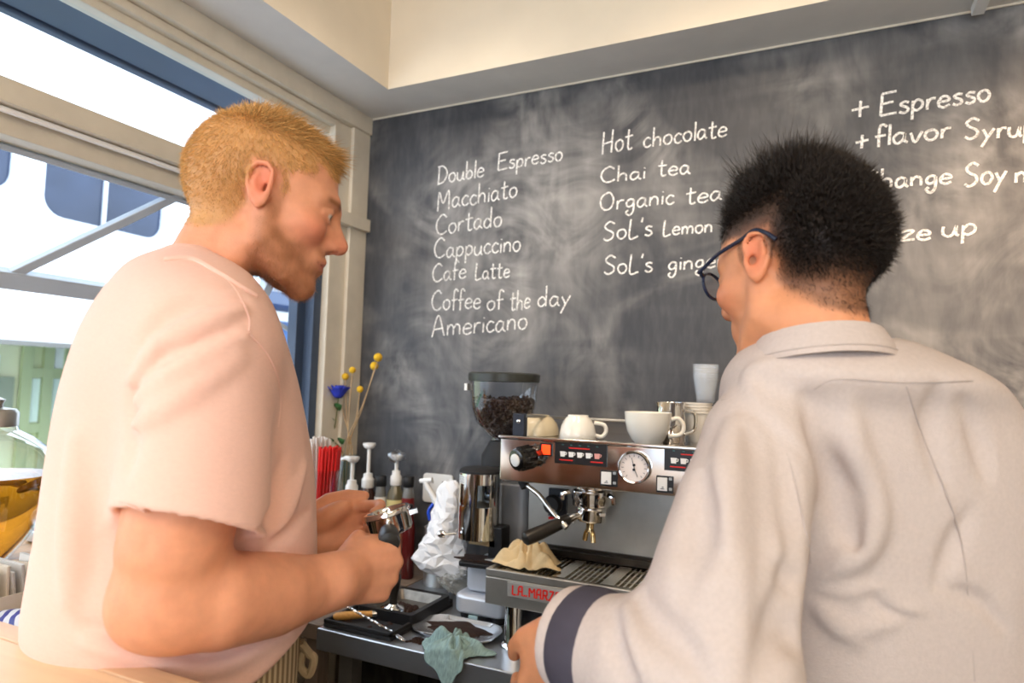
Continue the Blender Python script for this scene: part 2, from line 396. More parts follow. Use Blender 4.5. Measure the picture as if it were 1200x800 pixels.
# shop front with a blue awning, down the street
sx = -5.2
aw = thing('awning_shop', 'pale shop front under a blue sloping awning', 'shop front', (sx-1, 8.6, 0))
pa = hit(333, 415, 0, sx); pb = hit(366, 430, 0, sx)
b = MB(); b.box((sx-3, 6.9, 0), (sx, 12.5, 6.5)); b.build('facade', mat('shop_white', (232, 236, 242), 0.6), aw)
b = MB(); b.box((sx, pa[1]-1.3, 0.1), (sx+0.06, pb[1]+1.2, pb[2]-0.1)); b.build('glazing', mat('pale_shop_glass', (190, 205, 220), 0.2), aw)
b = MB()
for k in range(7): y = pa[1]-1.3+k*0.55; b.box((sx+0.06, y-0.04, 0.1), (sx+0.1, y+0.04, pb[2]-0.1))
for z in (0.5, 1.0, 1.4): b.box((sx+0.06, pa[1]-1.3, z-0.02), (sx+0.09, pb[1]+1.2, z+0.02))
b.build('glazing_bars', mat('bar_blue_grey', (90, 104, 128), 0.5), aw)
b = MB(); y0 = pa[1]-1.4; y1 = pb[1]+1.0; zt = pa[2]+0.35; zb = pb[2]-0.05
b.add([(sx, y0, zt), (sx, y1, zt), (sx+0.8, y1, zb), (sx+0.8, y0, zb), (sx, y0, zt-0.04), (sx, y1, zt-0.04), (sx+0.8, y1, zb-0.12), (sx+0.8, y0, zb-0.12)],
      [(0,3,2,1), (4,5,6,7), (0,1,5,4), (1,2,6,5), (2,3,7,6), (3,0,4,7)])
b.build('awning', mat('awning_blue', (84, 120, 176), 0.6), aw)
b = MB(); b.box((sx, y0, zt+0.1), (sx+0.5, y1, zt+0.22)); b.build('cornice', mat('cornice_blue', (70, 84, 110), 0.6), aw)
# rolled shutter box over the window, outside
zs = 2.385
b = MB(); b.box((XW-0.36, -1.7, zs+0.01), (XW-0.115, 1.86, 2.55)); b.box((XW-0.40, -1.7, zs), (XW-0.36, 1.86, 2.55))
tag(b.build('shutter_box', m_dark, bevel=0.01), 'dark blue shutter box above the window outside', 'shutter box')
# ================================================================ SIGNED-DISTANCE MODELLING (bodies, cloth)
def nz(v): v = np.asarray(v, float); return v/np.linalg.norm(v)
def smin(a, b, k):
    if k <= 0: return np.minimum(a, b)
    h = np.clip(0.5+0.5*(b-a)/k, 0, 1); return b+(a-b)*h-k*h*(1-h)
def smax(a, b, k): return -smin(-a, -b, k)
class Prim:
    def __init__(s, fn, c, r, k=0.01, op='u'): s.fn = fn; s.c = np.asarray(c, float); s.r = float(r); s.k = k; s.op = op
def ell(c, r, A=None, k=0.01, op='u'):
    c = np.asarray(c, float); r = np.asarray(r, float); A = np.eye(3) if A is None else np.asarray(A)
    def fn(P):
        q = (P-c) @ A.T
        k0 = np.linalg.norm(q/r, axis=-1); k1 = np.linalg.norm(q/(r*r), axis=-1)
        return np.where(k1 < 1e-9, -r.min(), k0*(k0-1)/np.maximum(k1, 1e-9))
    return Prim(fn, c, r.max(), k, op)
def chain(pts, rad, k=0.01, op='u', flat=None):
    pts = np.asarray(pts, float); rad = np.asarray(rad if np.ndim(rad) else [rad]*len(pts), float)
    c = (pts.min(0)+pts.max(0))/2; R_ = np.linalg.norm(pts-c, axis=1).max()+rad.max()
    def fn(P):
        d = None
        for i in range(len(pts)-1):
            a = pts[i]; ba = pts[i+1]-a; L = ba@ba
            t = np.clip(((P-a)@ba)/L, 0, 1)
            q = P-a-t[..., None]*ba
            if flat is not None:
                n, s = flat; dn = q@n; q = q+n*(dn*(1/s-1))[..., None]
            e = np.linalg.norm(q, axis=-1)-(rad[i]+(rad[i+1]-rad[i])*t)
            d = e if d is None else np.minimum(d, e)
        return d
    return Prim(fn, c, R_, k, op)
def half(p, n, c, r, k=0.004, op='i'):
    # keep what lies behind the plane through p with outward normal n, near c only
    p = np.asarray(p, float); n = nz(n)
    return Prim(lambda P: (P-p)@n, c, r, k, op)
def loft(keys, yaw, n=2.4, k=0.01, op='u', zr=0.02):
    # keys: (centre xyz, half front-back b, half side a), rising; yaw: facing direction
    keys = sorted(keys, key=lambda q: q[0][2])
    Z = np.array([q[0][2] for q in keys]); V = np.array([[q[0][0], q[0][1], q[1], q[2]] for q in keys])
    zz = np.linspace(Z[0], Z[-1], 240)
    m = np.gradient(V, Z, axis=0)
    T = np.zeros((240, 4))
    for j, z in enumerate(zz):
        i = min(max(np.searchsorted(Z, z)-1, 0), len(Z)-2); h = Z[i+1]-Z[i]; t = (z-Z[i])/h
        T[j] = (2*t**3-3*t*t+1)*V[i]+(t**3-2*t*t+t)*h*m[i]+(-2*t**3+3*t*t)*V[i+1]+(t**3-t*t)*h*m[i+1]
    F = np.array([math.cos(yaw), math.sin(yaw)]); Lf = np.array([-F[1], F[0]])
    c = np.array([V[:, 0].mean(), V[:, 1].mean(), (Z[0]+Z[-1])/2]); R_ = math.hypot((Z[-1]-Z[0])/2, V[:, 2:].max()+np.abs(V[:, :2]-c[:2]).max())+0.02
    def fn(P):
        z = P[..., 2]; zc = np.clip(z, Z[0], Z[-1])
        cx = np.interp(zc, zz, T[:, 0]); cy = np.interp(zc, zz, T[:, 1]); b = np.interp(zc, zz, T[:, 2]); a = np.interp(zc, zz, T[:, 3])
        dx = P[..., 0]-cx; dy = P[..., 1]-cy
        u = np.abs(dx*F[0]+dy*F[1]); v = np.abs(dx*Lf[0]+dy*Lf[1])
        q = ((u/b)**n+(v/a)**n)**(1/n)
        g = np.sqrt((u/b**2)**2+(v/a**2)**2)/np.maximum(np.sqrt((u/b)**2+(v/a)**2), 1e-6)
        d = (q-1)/np.maximum(g, 1e-6)*np.where(q > 0.05, 1, 0)+np.where(q > 0.05, 0, -np.minimum(a, b)*0.9)
        return smax(smax(d, z-Z[-1], zr), Z[0]-z, zr)
    return Prim(fn, c, R_, k, op)
def combo(prims, k=.02):
    cs = np.array([p.c for p in prims if p.op == 'u']); c = cs.mean(0); r = max(np.linalg.norm(p.c-c)+p.r for p in prims if p.op == 'u')
    return Prim(lambda P: field(prims, P), c, r, k)
def field(prims, P):
    d = np.full(P.shape[:-1], 1.0)
    for p in prims:
        e = p.fn(P)
        if p.op == 'u': d = smin(d, e, p.k)
        elif p.op == 's': d = smax(d, -e, p.k)
        else:
            near = np.linalg.norm(P-p.c, axis=-1) < p.r
            d = np.where(near, smax(d, e, p.k), d)
    return d
def march(prims, px, py, d0=0.3, d1=1.6, n=500):
    o = EYE; r = ray(px, py); ts = np.linspace(d0, d1, n)
    P = o+ts[:, None]*r; f = field(prims, P); i = np.argmax(f < 0)
    if f[i] >= 0: return None
    t = ts[i-1]+(ts[i]-ts[i-1])*f[i-1]/(f[i-1]-f[i]); return o+r*t
def snoise(P, f, seed=0, octv=2):
    # smooth noise from warped sines
    r = np.random.RandomState(seed); out = 0; amp = 1.0
    for o in range(octv):
        for j in range(3):
            k = r.normal(size=3); k = k/np.linalg.norm(k)*f*(0.7+0.6*r.rand()); k2 = r.normal(size=3); k2 = k2/np.linalg.norm(k2)*f*0.6
            out = out+amp*np.sin(P@k+r.rand()*6.3+1.3*np.sin(P@k2+r.rand()*6.3))
        f *= 2.1; amp *= 0.5
    return out/4.0
def polygonise(prims, lo, hi, h, disp=None, B=12):
    lo = np.asarray(lo, float); n = np.ceil((np.asarray(hi)-lo)/h/B).astype(int); N = n*B
    bi = np.stack(np.meshgrid(*[np.arange(k) for k in n], indexing='ij'), -1).reshape(-1, 3)
    cen = lo+(bi*B+(B-1)/2)*h; half_d = B*h*0.87
    dc = field(prims, cen)
    act = np.abs(dc) < half_d*1.9+0.02
    vals = np.ones(tuple(N), np.float32)
    for (i, j, k), a, d in zip(bi, act, dc):
        if not a and d < 0: vals[i*B:(i+1)*B, j*B:(j+1)*B, k*B:(k+1)*B] = -1
    A = bi[act]; cA = cen[act]
    loc = np.stack(np.meshgrid(*[np.arange(B)]*3, indexing='ij'), -1).reshape(-1, 3)
    P = (lo+(A[:, None, :]*B+loc[None])*h)
    D = np.full(P.shape[:2], 1.0)
    for p in prims:
        reach = p.r+half_d+p.k+4*h+0.004
        s = np.nonzero(np.linalg.norm(cA-p.c, axis=1) < reach)[0]
        if len(s) == 0: continue
        Q = P[s]; e = p.fn(Q)
        if p.op == 'u': D[s] = smin(D[s], e, p.k)
        elif p.op == 's': D[s] = smax(D[s], -e, p.k)
        else:
            near = np.linalg.norm(Q-p.c, axis=-1) < p.r
            D[s] = np.where(near, smax(D[s], e, p.k), D[s])
    if disp is not None: D = D+disp(P)
    D = D.reshape(-1, B, B, B)
    for (i, j, k), d in zip(A, D): vals[i*B:(i+1)*B, j*B:(j+1)*B, k*B:(k+1)*B] = d
    ins = vals < 0
    s = np.zeros(tuple(N-1), np.int8)
    cor = [(a, b_, c) for a in (0, 1) for b_ in (0, 1) for c in (0, 1)]
    sl = lambda a, b_, c: (slice(a, N[0]-1+a), slice(b_, N[1]-1+b_), slice(c, N[2]-1+c))
    for q in cor: s += ins[sl(*q)]
    mixed = (s > 0) & (s < 8); ids = np.argwhere(mixed)
    idx = np.full(tuple(N-1), -1, np.int32); idx[mixed] = np.arange(len(ids))
    cv = np.stack([vals[ids[:, 0]+q[0], ids[:, 1]+q[1], ids[:, 2]+q[2]] for q in cor], 1).astype(float)
    acc = np.zeros((len(ids), 3)); cnt = np.zeros(len(ids))
    for i in range(8):
        for j in range(i+1, 8):
            if sum(abs(a-b_) for a, b_ in zip(cor[i], cor[j])) != 1: continue
            m = (cv[:, i] < 0) != (cv[:, j] < 0)
            t = np.where(m, cv[:, i]/np.where(m, cv[:, i]-cv[:, j], 1), 0)
            pt = np.array(cor[i])+t[:, None]*(np.array(cor[j])-np.array(cor[i]))
            acc += pt*m[:, None]; cnt += m
    V = lo+(ids+acc/cnt[:, None])*h
    Q = []
    for ax in range(3):
        o1 = [(0, 0, 0)]*2; e = np.eye(3, dtype=int)[ax]; u = np.eye(3, dtype=int)[(ax+1) % 3]; v = np.eye(3, dtype=int)[(ax+2) % 3]
        a = ins[tuple(slice(0, N[i]-e[i]) for i in range(3))]; b_ = ins[tuple(slice(e[i], N[i]) for i in range(3))]
        E_ = np.argwhere(a != b_)
        ok = np.all((E_ >= u+v) & (E_ < N-1), axis=1); E_ = E_[ok]
        sgn = ins[E_[:, 0], E_[:, 1], E_[:, 2]]
        g = lambda w: idx[w[:, 0], w[:, 1], w[:, 2]]
        q = np.stack([g(E_), g(E_-u), g(E_-u-v), g(E_-v)], 1)
        q[~sgn] = q[~sgn][:, ::-1]
        Q.append(q)
    Q = np.concatenate(Q); Q = Q[(Q >= 0).all(1)]
    return V, Q
def smooth_v(V, Q, it=1, lam=0.5):
    for _ in range(it):
        acc = np.zeros_like(V); cnt = np.zeros(len(V))
        for a, b_ in ((0, 1), (1, 2), (2, 3), (3, 0)):
            np.add.at(acc, Q[:, a], V[Q[:, b_]]); np.add.at(acc, Q[:, b_], V[Q[:, a]])
            np.add.at(cnt, Q[:, a], 1); np.add.at(cnt, Q[:, b_], 1)
        V = V+lam*(acc/np.maximum(cnt, 1)[:, None]-V)
    return V
def np_mesh(name, V, Q, m, parent=None, col=None):
    me = bpy.data.meshes.new(name); me.vertices.add(len(V)); me.vertices.foreach_set('co', np.asarray(V, np.float32).ravel())
    k = Q.shape[1]; me.loops.add(Q.size); me.loops.foreach_set('vertex_index', Q.astype(np.int32).ravel())
    me.polygons.add(len(Q)); me.polygons.foreach_set('loop_start', np.arange(0, Q.size, k, dtype=np.int32))
    me.update(calc_edges=True); me.validate()
    me.polygons.foreach_set('use_smooth', [True]*len(me.polygons))
    if col is not None:
        a = me.color_attributes.new('Col', 'FLOAT_COLOR', 'POINT')
        a.data.foreach_set('color', np.concatenate([col, np.ones((len(col), 1))], 1).astype(np.float32).ravel())
    me.materials.append(m)
    o = bpy.data.objects.new(name, me); C.objects.link(o)
    if parent is not None: adopt(o, parent)
    return o
def drop_loose(V, Q, minf=400):
    # keep pieces of some size only
    par = np.arange(len(V))
    def find(i):
        while par[i] != i: par[i] = par[par[i]]; i = par[i]
        return i
    lab = np.arange(len(V))
    for _ in range(200):
        mn = lab[Q].min(1); new = lab.copy()
        for c in range(4): np.minimum.at(new, Q[:, c], mn)
        new = new[new]
        if (new == lab).all(): break
        lab = new
    cnt = np.bincount(lab[Q[:, 0]], minlength=len(V)); keep = cnt[lab[Q[:, 0]]] >= minf
    return V, Q[keep]
def normals(V, Q):
    n = np.cross(V[Q[:, 2]]-V[Q[:, 0]], V[Q[:, 3]]-V[Q[:, 1]]); out = np.zeros_like(V)
    for c in range(4): np.add.at(out, Q[:, c], n)
    return out/np.maximum(np.linalg.norm(out, axis=1), 1e-12)[:, None]

# ---------------------------------------------------------------- head and hands
def xf(prims, O, R_, s):
    # head-local prims into the world: local = R (P-O)/s
    O = np.asarray(O, float); out = []
    for p in prims:
        f = p.fn; out.append(Prim((lambda P, f=f: f(((P-O) @ R_.T)/s)*s), O+(p.c @ R_)*s, p.r*s, p.k*s, p.op))
    return out
def head_rot(yaw, pitch, roll=0.0):
    f = np.array([math.cos(yaw)*math.cos(pitch), math.sin(yaw)*math.cos(pitch), math.sin(pitch)])
    l = np.array([-math.sin(yaw), math.cos(yaw), 0.0]); u = np.cross(f, l)
    c, s_ = math.cos(roll), math.sin(roll)
    return np.array([f, l*c+u*s_, u*c-l*s_])
def head_prims(nose=1.0, jaw=1.0):
    P = []
    a = P.append
    a(ell((-0.018, 0, 0.040), (0.098, 0.074, 0.080), k=0.01))
    a(ell((0.034, 0, 0.012), (0.060, 0.064, 0.080), k=0.03))
    a(ell((-0.055, 0, 0.005), (0.052, 0.062, 0.062), k=0.03))
    a(ell((0.036, 0, -0.052), (0.050, 0.052, 0.048), k=0.03))
    for s in (-1, 1):
        a(chain([(0.004, s*0.056, -0.032), (0.014, s*0.053*jaw, -0.068), (0.052, s*0.034*jaw, -0.098), (0.078, s*0.012, -0.107)], [0.016, 0.017, 0.016, 0.015], k=0.022))
        a(ell((0.060, s*0.042, -0.026), (0.028, 0.024, 0.020), k=0.022))
    a(ell((0.082, 0, -0.104), (0.018, 0.022, 0.017), k=0.016))
    a(ell((0.030, 0, -0.088), (0.050, 0.036, 0.018), k=0.02))
    a(chain([(0.066, -0.046, 0.018), (0.088, -0.026, 0.023), (0.094, 0, 0.018), (0.088, 0.026, 0.023), (0.066, 0.046, 0.018)], 0.011, k=0.014))
    for s in (-1, 1):
        a(ell((0.104, s*0.035, -0.001), (0.017, 0.018, 0.010), k=0.012, op='s'))
    # nose
    a(chain([(0.093, 0, 0.014), (0.101, 0, -0.004), (0.114*nose, 0, -0.027)], [0.008, 0.0085, 0.011], k=0.012))
    a(chain([(0.088, 0, 0.008), (0.100, 0, -0.016), (0.106*nose, 0, -0.030)], [0.011, 0.0115, 0.0125], k=0.012))
    for s in (-1, 1): a(chain([(0.084, s*0.010, -0.002), (0.094, s*0.014, -0.022), (0.097, s*0.014, -0.034)], [0.009, 0.010, 0.009], k=0.012))
    a(ell((0.113*nose, 0, -0.031), (0.013, 0.011, 0.0105), k=0.008))
    for s in (-1, 1):
        a(ell((0.104, s*0.0125, -0.035), (0.0115, 0.0075, 0.0085), k=0.006))
        a(ell((0.109, s*0.0072, -0.0425), (0.0060, 0.0034, 0.0045), k=0.003, op='s'))
    # mouth
    a(ell((0.080, 0, -0.066), (0.022, 0.030, 0.024), k=0.016))
    a(chain([(0.088, -0.024, -0.067), (0.1005, -0.008, -0.0615), (0.1015, 0, -0.0625), (0.1005, 0.008, -0.0615), (0.088, 0.024, -0.067)], [0.003, 0.0055, 0.005, 0.0055, 0.003], k=0.005))
    a(chain([(0.088, -0.022, -0.069), (0.0985, 0, -0.0755), (0.088, 0.022, -0.069)], [0.003, 0.0068, 0.003], k=0.006))
    a(chain([(0.092, -0.025, -0.0675), (0.106, 0, -0.0688), (0.092, 0.025, -0.0675)], 0.0013, k=0.003, op='s'))
    # eyes: ball and lids
    for s in (-1, 1):
        a(ell((0.0790, s*0.033, -0.001), (0.0125, 0.0125, 0.0125), k=0.002))
        a(chain([(0.081, s*0.0185, -0.001), (0.0905, s*0.026, 0.0055), (0.0900, s*0.036, 0.0058), (0.079, s*0.048, 0.000)], [0.002, 0.0042, 0.0042, 0.003], k=0.004))
        a(chain([(0.081, s*0.0185, -0.002), (0.0905, s*0.027, -0.0075), (0.0890, s*0.037, -0.0075), (0.078, s*0.048, -0.002)], [0.002, 0.0025, 0.0025, 0.002], k=0.005))
    # ears
    for s in (-1, 1):
        t = nz((-0.45, s*0.9, 0)); n_ = np.array(t)               # ear plane normal
        e1 = nz(np.array((0.88, s*0.46, 0)) - t*0); up = nz((-0.20, 0, 1.0))
        c = np.array((-0.008, s*0.0755, -0.004))
        fx = nz(np.cross(up, t)); fx = fx if fx[0] > 0 else -fx
        A = np.array([fx, up, n_])
        a(ell(c, (0.0165, 0.030, 0.0065), A, k=0.006))
        a(ell(c+t*0.009+fx*0.0035+up*0.004, (0.0095, 0.0185, 0.0085), A, k=0.004, op='s'))
        def E(u, v, w=0.004): return c+fx*u+up*v+t*w
        a(chain([E(0.014, 0.006, 0.001), E(0.016, 0.020, 0.003), E(0.008, 0.030, 0.005), E(-0.006, 0.030, 0.007), E(-0.0155, 0.019, 0.008), E(-0.0165, 0.002, 0.008), E(-0.010, -0.016, 0.006), E(-0.001, -0.026, 0.003)],
                [0.0030, 0.0034, 0.0036, 0.0036, 0.0036, 0.0034, 0.0036, 0.0052], k=0.003))
        a(chain([E(-0.005, 0.019, 0.003), E(-0.0085, 0.008, 0.005), E(-0.007, -0.006, 0.005), E(0.000, -0.014, 0.004), E(0.006, -0.014, 0.003)], [0.002, 0.0028, 0.0028, 0.0026, 0.0026], k=0.003))
        a(ell(E(0.0125, -0.004, 0.002), (0.0040, 0.0075, 0.005), A, k=0.003))
        a(ell(E(0.0055, -0.002, 0.000), (0.0040, 0.0065, 0.009), A, k=0.003, op='s'))
    return P
def hand_prims(O, u, v, curl, thumb, side=1, scale=1.0, splay=0.05, k=0.004):
    # O wrist; u along the hand, v towards the thumb; the back of the hand is side * (u x v)
    u = nz(u); v = nz(np.asarray(v, float)-u*(np.asarray(v, float)@u)); w = side*np.cross(u, v)
    return _hand(np.asarray(O, float), u, v, w, curl, thumb, scale, splay, k)
def _hand(O, u, v, w, curl, thumb, s, splay, k):
    H = lambda p: O+(u*p[0]+v*p[1]+w*p[2])*s
    mcp = [(0.092, 0.030, 0.002), (0.096, 0.009, 0.005), (0.090, -0.013, 0.003), (0.080, -0.033, -0.002)]
    ph = [(0.046, 0.026, 0.021), (0.050, 0.030, 0.022), (0.046, 0.028, 0.021), (0.036, 0.021, 0.020)]
    rr = [(0.0105, 0.0092, 0.0084, 0.0074), (0.0108, 0.0095, 0.0086, 0.0076), (0.0102, 0.0090, 0.0082, 0.0072), (0.0092, 0.0080, 0.0074, 0.0066)]
    P = []
    wr = [(0.0, 0.016, 0.0), (0.0, 0.005, 0.002), (0.0, -0.008, 0.001), (0.0, -0.018, -0.002)]
    for i in range(4):
        P.append(chain([H(wr[i]), H(tuple(0.5*(np.array(wr[i])+np.array(mcp[i]))+np.array((0, 0, -0.004)))), H(mcp[i])], np.array([0.016, 0.0145, 0.0125])*s, k=0.012*s))
    P.append(ell(H((0.050, 0.026, -0.014)), np.array((0.034, 0.016, 0.015))*s, np.array([nz(u+0.5*v), nz(v-0.5*u), w]), k=0.012*s))
    P.append(ell(H((0.046, -0.022, -0.012)), np.array((0.036, 0.014, 0.012))*s, np.array([u, v, w]), k=0.012*s))
    tips = []
    for i in range(4):
        c3 = curl[i] if isinstance(curl[0], (list, tuple)) else curl
        p = H(mcp[i]); sp_ = splay*(1.5-i); d0 = nz(u*math.cos(sp_)+v*math.sin(sp_)); ax = w
        pts = [p]; a = 0.0
        for j in range(3):
            a += math.radians(c3[j]); d = d0*math.cos(a)-w*math.sin(a)
            p = p+d*ph[i][j]*s; pts.append(p)
        P.append(chain(pts, np.array(rr[i])*s, k=0.0035*s))
        P.append(ell(pts[1], np.array((1, 1, 1))*rr[i][1]*1.06*s, k=0.004*s))
        tips.append((pts[-1], d, d0))
    tp = [H(q) for q in thumb]
    P.append(chain(tp, np.array([0.015, 0.0125, 0.0105, 0.0085][:len(tp)])*s, k=0.007*s))
    return P, tips, tp
# ================================================================ PEOPLE
def skin_mat(name):
    return mat(name, (230, 170, 140), 0.48, attr='Col', sss=0.12, noise=0.10, nscale=55, bump=0.12, bscale=420, spec=0.4)
def s01(x, a, b): t = np.clip((x-a)/(b-a), 0, 1); return t*t*(3-2*t)
def mixc(c, d, t): return c*(1-t[:, None])+np.asarray(d)[None]*t[:, None]
def strands(name, V, Nn, count, length, direc, rads, col, m, parent, weight, seed=3, curl=0.25, segs=3):
    # V, Nn: scalp points and normals; length/direc functions of the index array
    r = np.random.RandomState(seed)
    pr = weight/weight.sum(); idx = r.choice(len(V), count, p=pr)
    rad = (np.asarray(rads)*np.ones(len(V)))[idx][:, None]; p = V[idx]+r.normal(size=(count, 3))*0.0012; n = Nn[idx]
    L = length[idx]*(0.75+0.5*r.rand(count)); d = direc[idx]+r.normal(size=(count, 3))*curl
    d = n*0.0+d; d /= np.linalg.norm(d, axis=1)[:, None]
    t1 = np.cross(d, r.normal(size=(count, 3))); t1 /= np.linalg.norm(t1, axis=1)[:, None]; t2 = np.cross(d, t1)
    bend = (r.normal(size=(count, 3))*0.25-n*0.12)
    vs = np.zeros((count, segs*3+1, 3)); cs = np.zeros((count, segs*3+1, 3)); q = p-n*0.002
    cc = np.asarray(col)[None]*(0.55+0.8*r.rand(count))[:, None]
    for s in range(segs):
        f = s/segs; c = q+d*(L*f)[:, None]+bend*(L*f*f)[:, None]
        for k in range(3):
            a = 2*PI*k/3; vs[:, s*3+k] = c+(t1*math.cos(a)+t2*math.sin(a))*rad*(1-0.55*f)
    vs[:, -1] = q+d*L[:, None]+bend*L[:, None]
    cs[:] = cc[:, None]
    F = []
    for s in range(segs-1):
        for k in range(3):
            k2 = (k+1) % 3; F.append((s*3+k, s*3+k2, (s+1)*3+k2, (s+1)*3+k))
    T = []
    b0 = (segs-1)*3
    for k in range(3): T.append((b0+k, b0+(k+1) % 3, segs*3, segs*3))
    allf = np.array(F+[(a, b_, c, c) for a, b_, c, _ in T])
    nv = segs*3+1
    Q = np.array(F)[None]+(np.arange(count)*nv)[:, None, None]; T3 = np.array([t[:3] for t in T])[None]+(np.arange(count)*nv)[:, None, None]
    me = bpy.data.meshes.new(name); Vv = vs.reshape(-1, 3); me.vertices.add(len(Vv)); me.vertices.foreach_set('co', Vv.astype(np.float32).ravel())
    Q = Q.reshape(-1, 4); T3 = T3.reshape(-1, 3)
    me.loops.add(Q.size+T3.size); me.loops.foreach_set('vertex_index', np.concatenate([Q.ravel(), T3.ravel()]).astype(np.int32))
    me.polygons.add(len(Q)+len(T3)); me.polygons.foreach_set('loop_start', np.concatenate([np.arange(len(Q))*4, len(Q)*4+np.arange(len(T3))*3]).astype(np.int32))
    me.update(calc_edges=True); me.polygons.foreach_set('use_smooth', [True]*len(me.polygons))
    a = me.color_attributes.new('Col', 'FLOAT_COLOR', 'POINT'); cl = cs.reshape(-1, 3)
    a.data.foreach_set('color', np.concatenate([cl, np.ones((len(cl), 1))], 1).astype(np.float32).ravel())
    me.materials.append(m); o = bpy.data.objects.new(name, me); C.objects.link(o); adopt(o, parent); return o
def surf_tube(prims, pts, rad, name, m, parent, lift=0.0, sub=4, cl=None):
    # a seam or stitched edge lying on the cloth
    out = []
    for p in catmull([(x, y, 0) for x, y in pts], sub):
        q = march(prims, p[0], p[1])
        if q is not None: out.append(q-nz(ray(p[0], p[1]))*lift)
    if len(out) < 2: return None
    mb = MB(); mb.tube(out, rad, 6); return mb.build(name, m, parent)
def fold(prims, pts, r, k, op, off):
    P3 = []
    for p in catmull([(x, y, 0) for x, y in pts], 4):
        q = march(prims, p[0], p[1])
        if q is not None and (not P3 or np.linalg.norm(q-P3[-1]) < 0.08): P3.append(q+nz(ray(p[0], p[1]))*off)
    n = len(P3); 
    if n < 2: return None
    rr = np.array([r*(0.35+0.65*math.sin(PI*(i+0.3)/(n-0.4))) for i in range(n)])
    return chain(P3, rr, k=k, op=op)

# ---------------------------------------------------------------- the man in the pink T-shirt
K1 = 1.08
def A1(x, y, d): return W(x, y, d*K1)
YAW1 = math.radians(50)
man1 = thing('person', 'person in pale pink T-shirt with short ginger hair, holding a chrome portafilter', 'person', (*A1(215, 760, .84)[:2], 0.0))
rows = [(300, 197, 246, .058), (316, 170, 276, .105), (345, 146, 303, .158), (385, 121, 323, .182), (430, 105, 337, .190), (480, 93, 348, .188), (540, 84, 359, .180), (600, 76, 363, .172), (660, 67, 364, .170), (715, 62, 365, .170), (748, 68, 367, .168), (772, 74, 366, .166), (800, 82, 364, .164)]
keys = [(A1((l+r_)/2, y, .84), (r_-l)/2*.84*K1/FPX, a*K1) for y, l, r_, a in rows]
torso1 = loft(keys, YAW1, 2.3, k=0.02, zr=0.012)
shR = A1(238, 418, .70); elR = A1(190, 703, .655); wrR = A1(392, 680, .80)
Fw = np.array([math.cos(YAW1), math.sin(YAW1), 0]); Lw = np.array([-Fw[1], Fw[0], 0])
shL = shR+Lw*0.38*K1+Fw*0.02; elL = A1(318, 640, 1.07); wrL = A1(352, 626, 1.04)
sleeve_end = A1(219, 612, .655)
shirt = [torso1,
         chain([A1(222, 372, .80), A1(240, 402, .72)], [0.075, 0.075], k=0.05),
         chain([shL, shL+(elL-shL)*0.62], [0.070, 0.075], k=0.03)]
_sn = np.cross(A1(305, 628, .66)-A1(133, 602, .66), ray(220, 640)); _sn = nz(_sn if _sn[2] < 0 else -_sn); _sn = nz(_sn-.06*nz(ray(220, 640)))
axR = nz(A1(220, 640, .655)-A1(233, 520, .672))
shirt.append(combo([chain([shR, A1(233, 520, .675), A1(220, 650, .655)], [0.078, 0.076, 0.083], k=0.028), half(A1(220, 614, .655), _sn, A1(215, 660, .64), 0.4, k=0.004), chain([A1(220, 604, .655), A1(217, 690, .655)], [0.0665, 0.069], k=0.003, op='s')], .028))
_hd = A1(365, 733, .80)-A1(240, 797, .80); _hn = np.cross(Lw, _hd); _hn = -_hn if _hn[2] > 0 else _hn
shirt.append(half(A1(240, 797, .80), _hn, A1(215, 780, .84), .30, k=.006))
# folds raying from the shoulder seam and the armpit
tf = list(shirt)
for pts, r_, k_, op, off in [
    ([(285, 352), (232, 350), (190, 376), (165, 420), (153, 470)], .010, .020, 's', -.004),
    ([(286, 372), (240, 378), (200, 402), (172, 440)], .008, .016, 's', -.004),
    ([(290, 388), (250, 392), (215, 415), (182, 450), (162, 480)], .008, .014, 's', -.003),
    ([(152, 455), (151, 480), (149, 520), (145, 550)], .010, .018, 's', -.004),
    ([(160, 470), (215, 432), (285, 394)], .009, .018, 'u', .003),
    ([(156, 446), (185, 405), (235, 382), (282, 362)], .008, .018, 'u', .003),
    ([(155, 500), (210, 468), (280, 420)], .008, .020, 'u', .003),
    ([(334, 540), (322, 585), (312, 622)], .009, .018, 's', -.003),
    ([(356, 545), (338, 590), (318, 640)], .008, .016, 'u', .003),
    ([(362, 600), (340, 622), (312, 645)], .007, .014, 's', -.003),
    ([(92, 520), (90, 620), (84, 700)], .014, .026, 'u', .006),
    ([(98, 735), (160, 752), (240, 768), (330, 735), (362, 712)], .008, .016, 's', -.003),
    ([(100, 752), (170, 770), (250, 782), (340, 738)], .008, .016, 'u', .003)]:
    q = fold(tf, pts, r_*1.3, k_*.75, op, off)
    if q is not None: shirt.append(q)
lo = np.array([-1.12, 0.22, 1.02]); hi = np.array([-0.18, 1.15, 1.75])
V, Q = polygonise(shirt, lo, hi, 0.0044, disp=lambda P: 0.0016*snoise(P*np.array([1, 1, .6]), 26, 4, 2))
V = smooth_v(V, Q, 2, 0.45); V, Q = drop_loose(V, Q)
m_pink = mat('pink_jersey', (244, 200, 184), 0.85, noise=0.04, nscale=160, bump=0.25, bscale=500, spec=0.15, sheen=0.15, stretch=(1, 1, 2.5))
tshirt = np_mesh('t_shirt', V, Q, m_pink, man1)
m_seam1 = mat('pink_seam', (238, 196, 182), 0.9, spec=0.1)
surf_tube(shirt, [(192, 305), (225, 304), (252, 318), (280, 335), (300, 347)], 0.0035, 'collar', m_pink, tshirt)
surf_tube(shirt, [(262, 322), (280, 345), (292, 372), (292, 388)], 0.0011, 'shoulder_seam', m_seam1, tshirt)
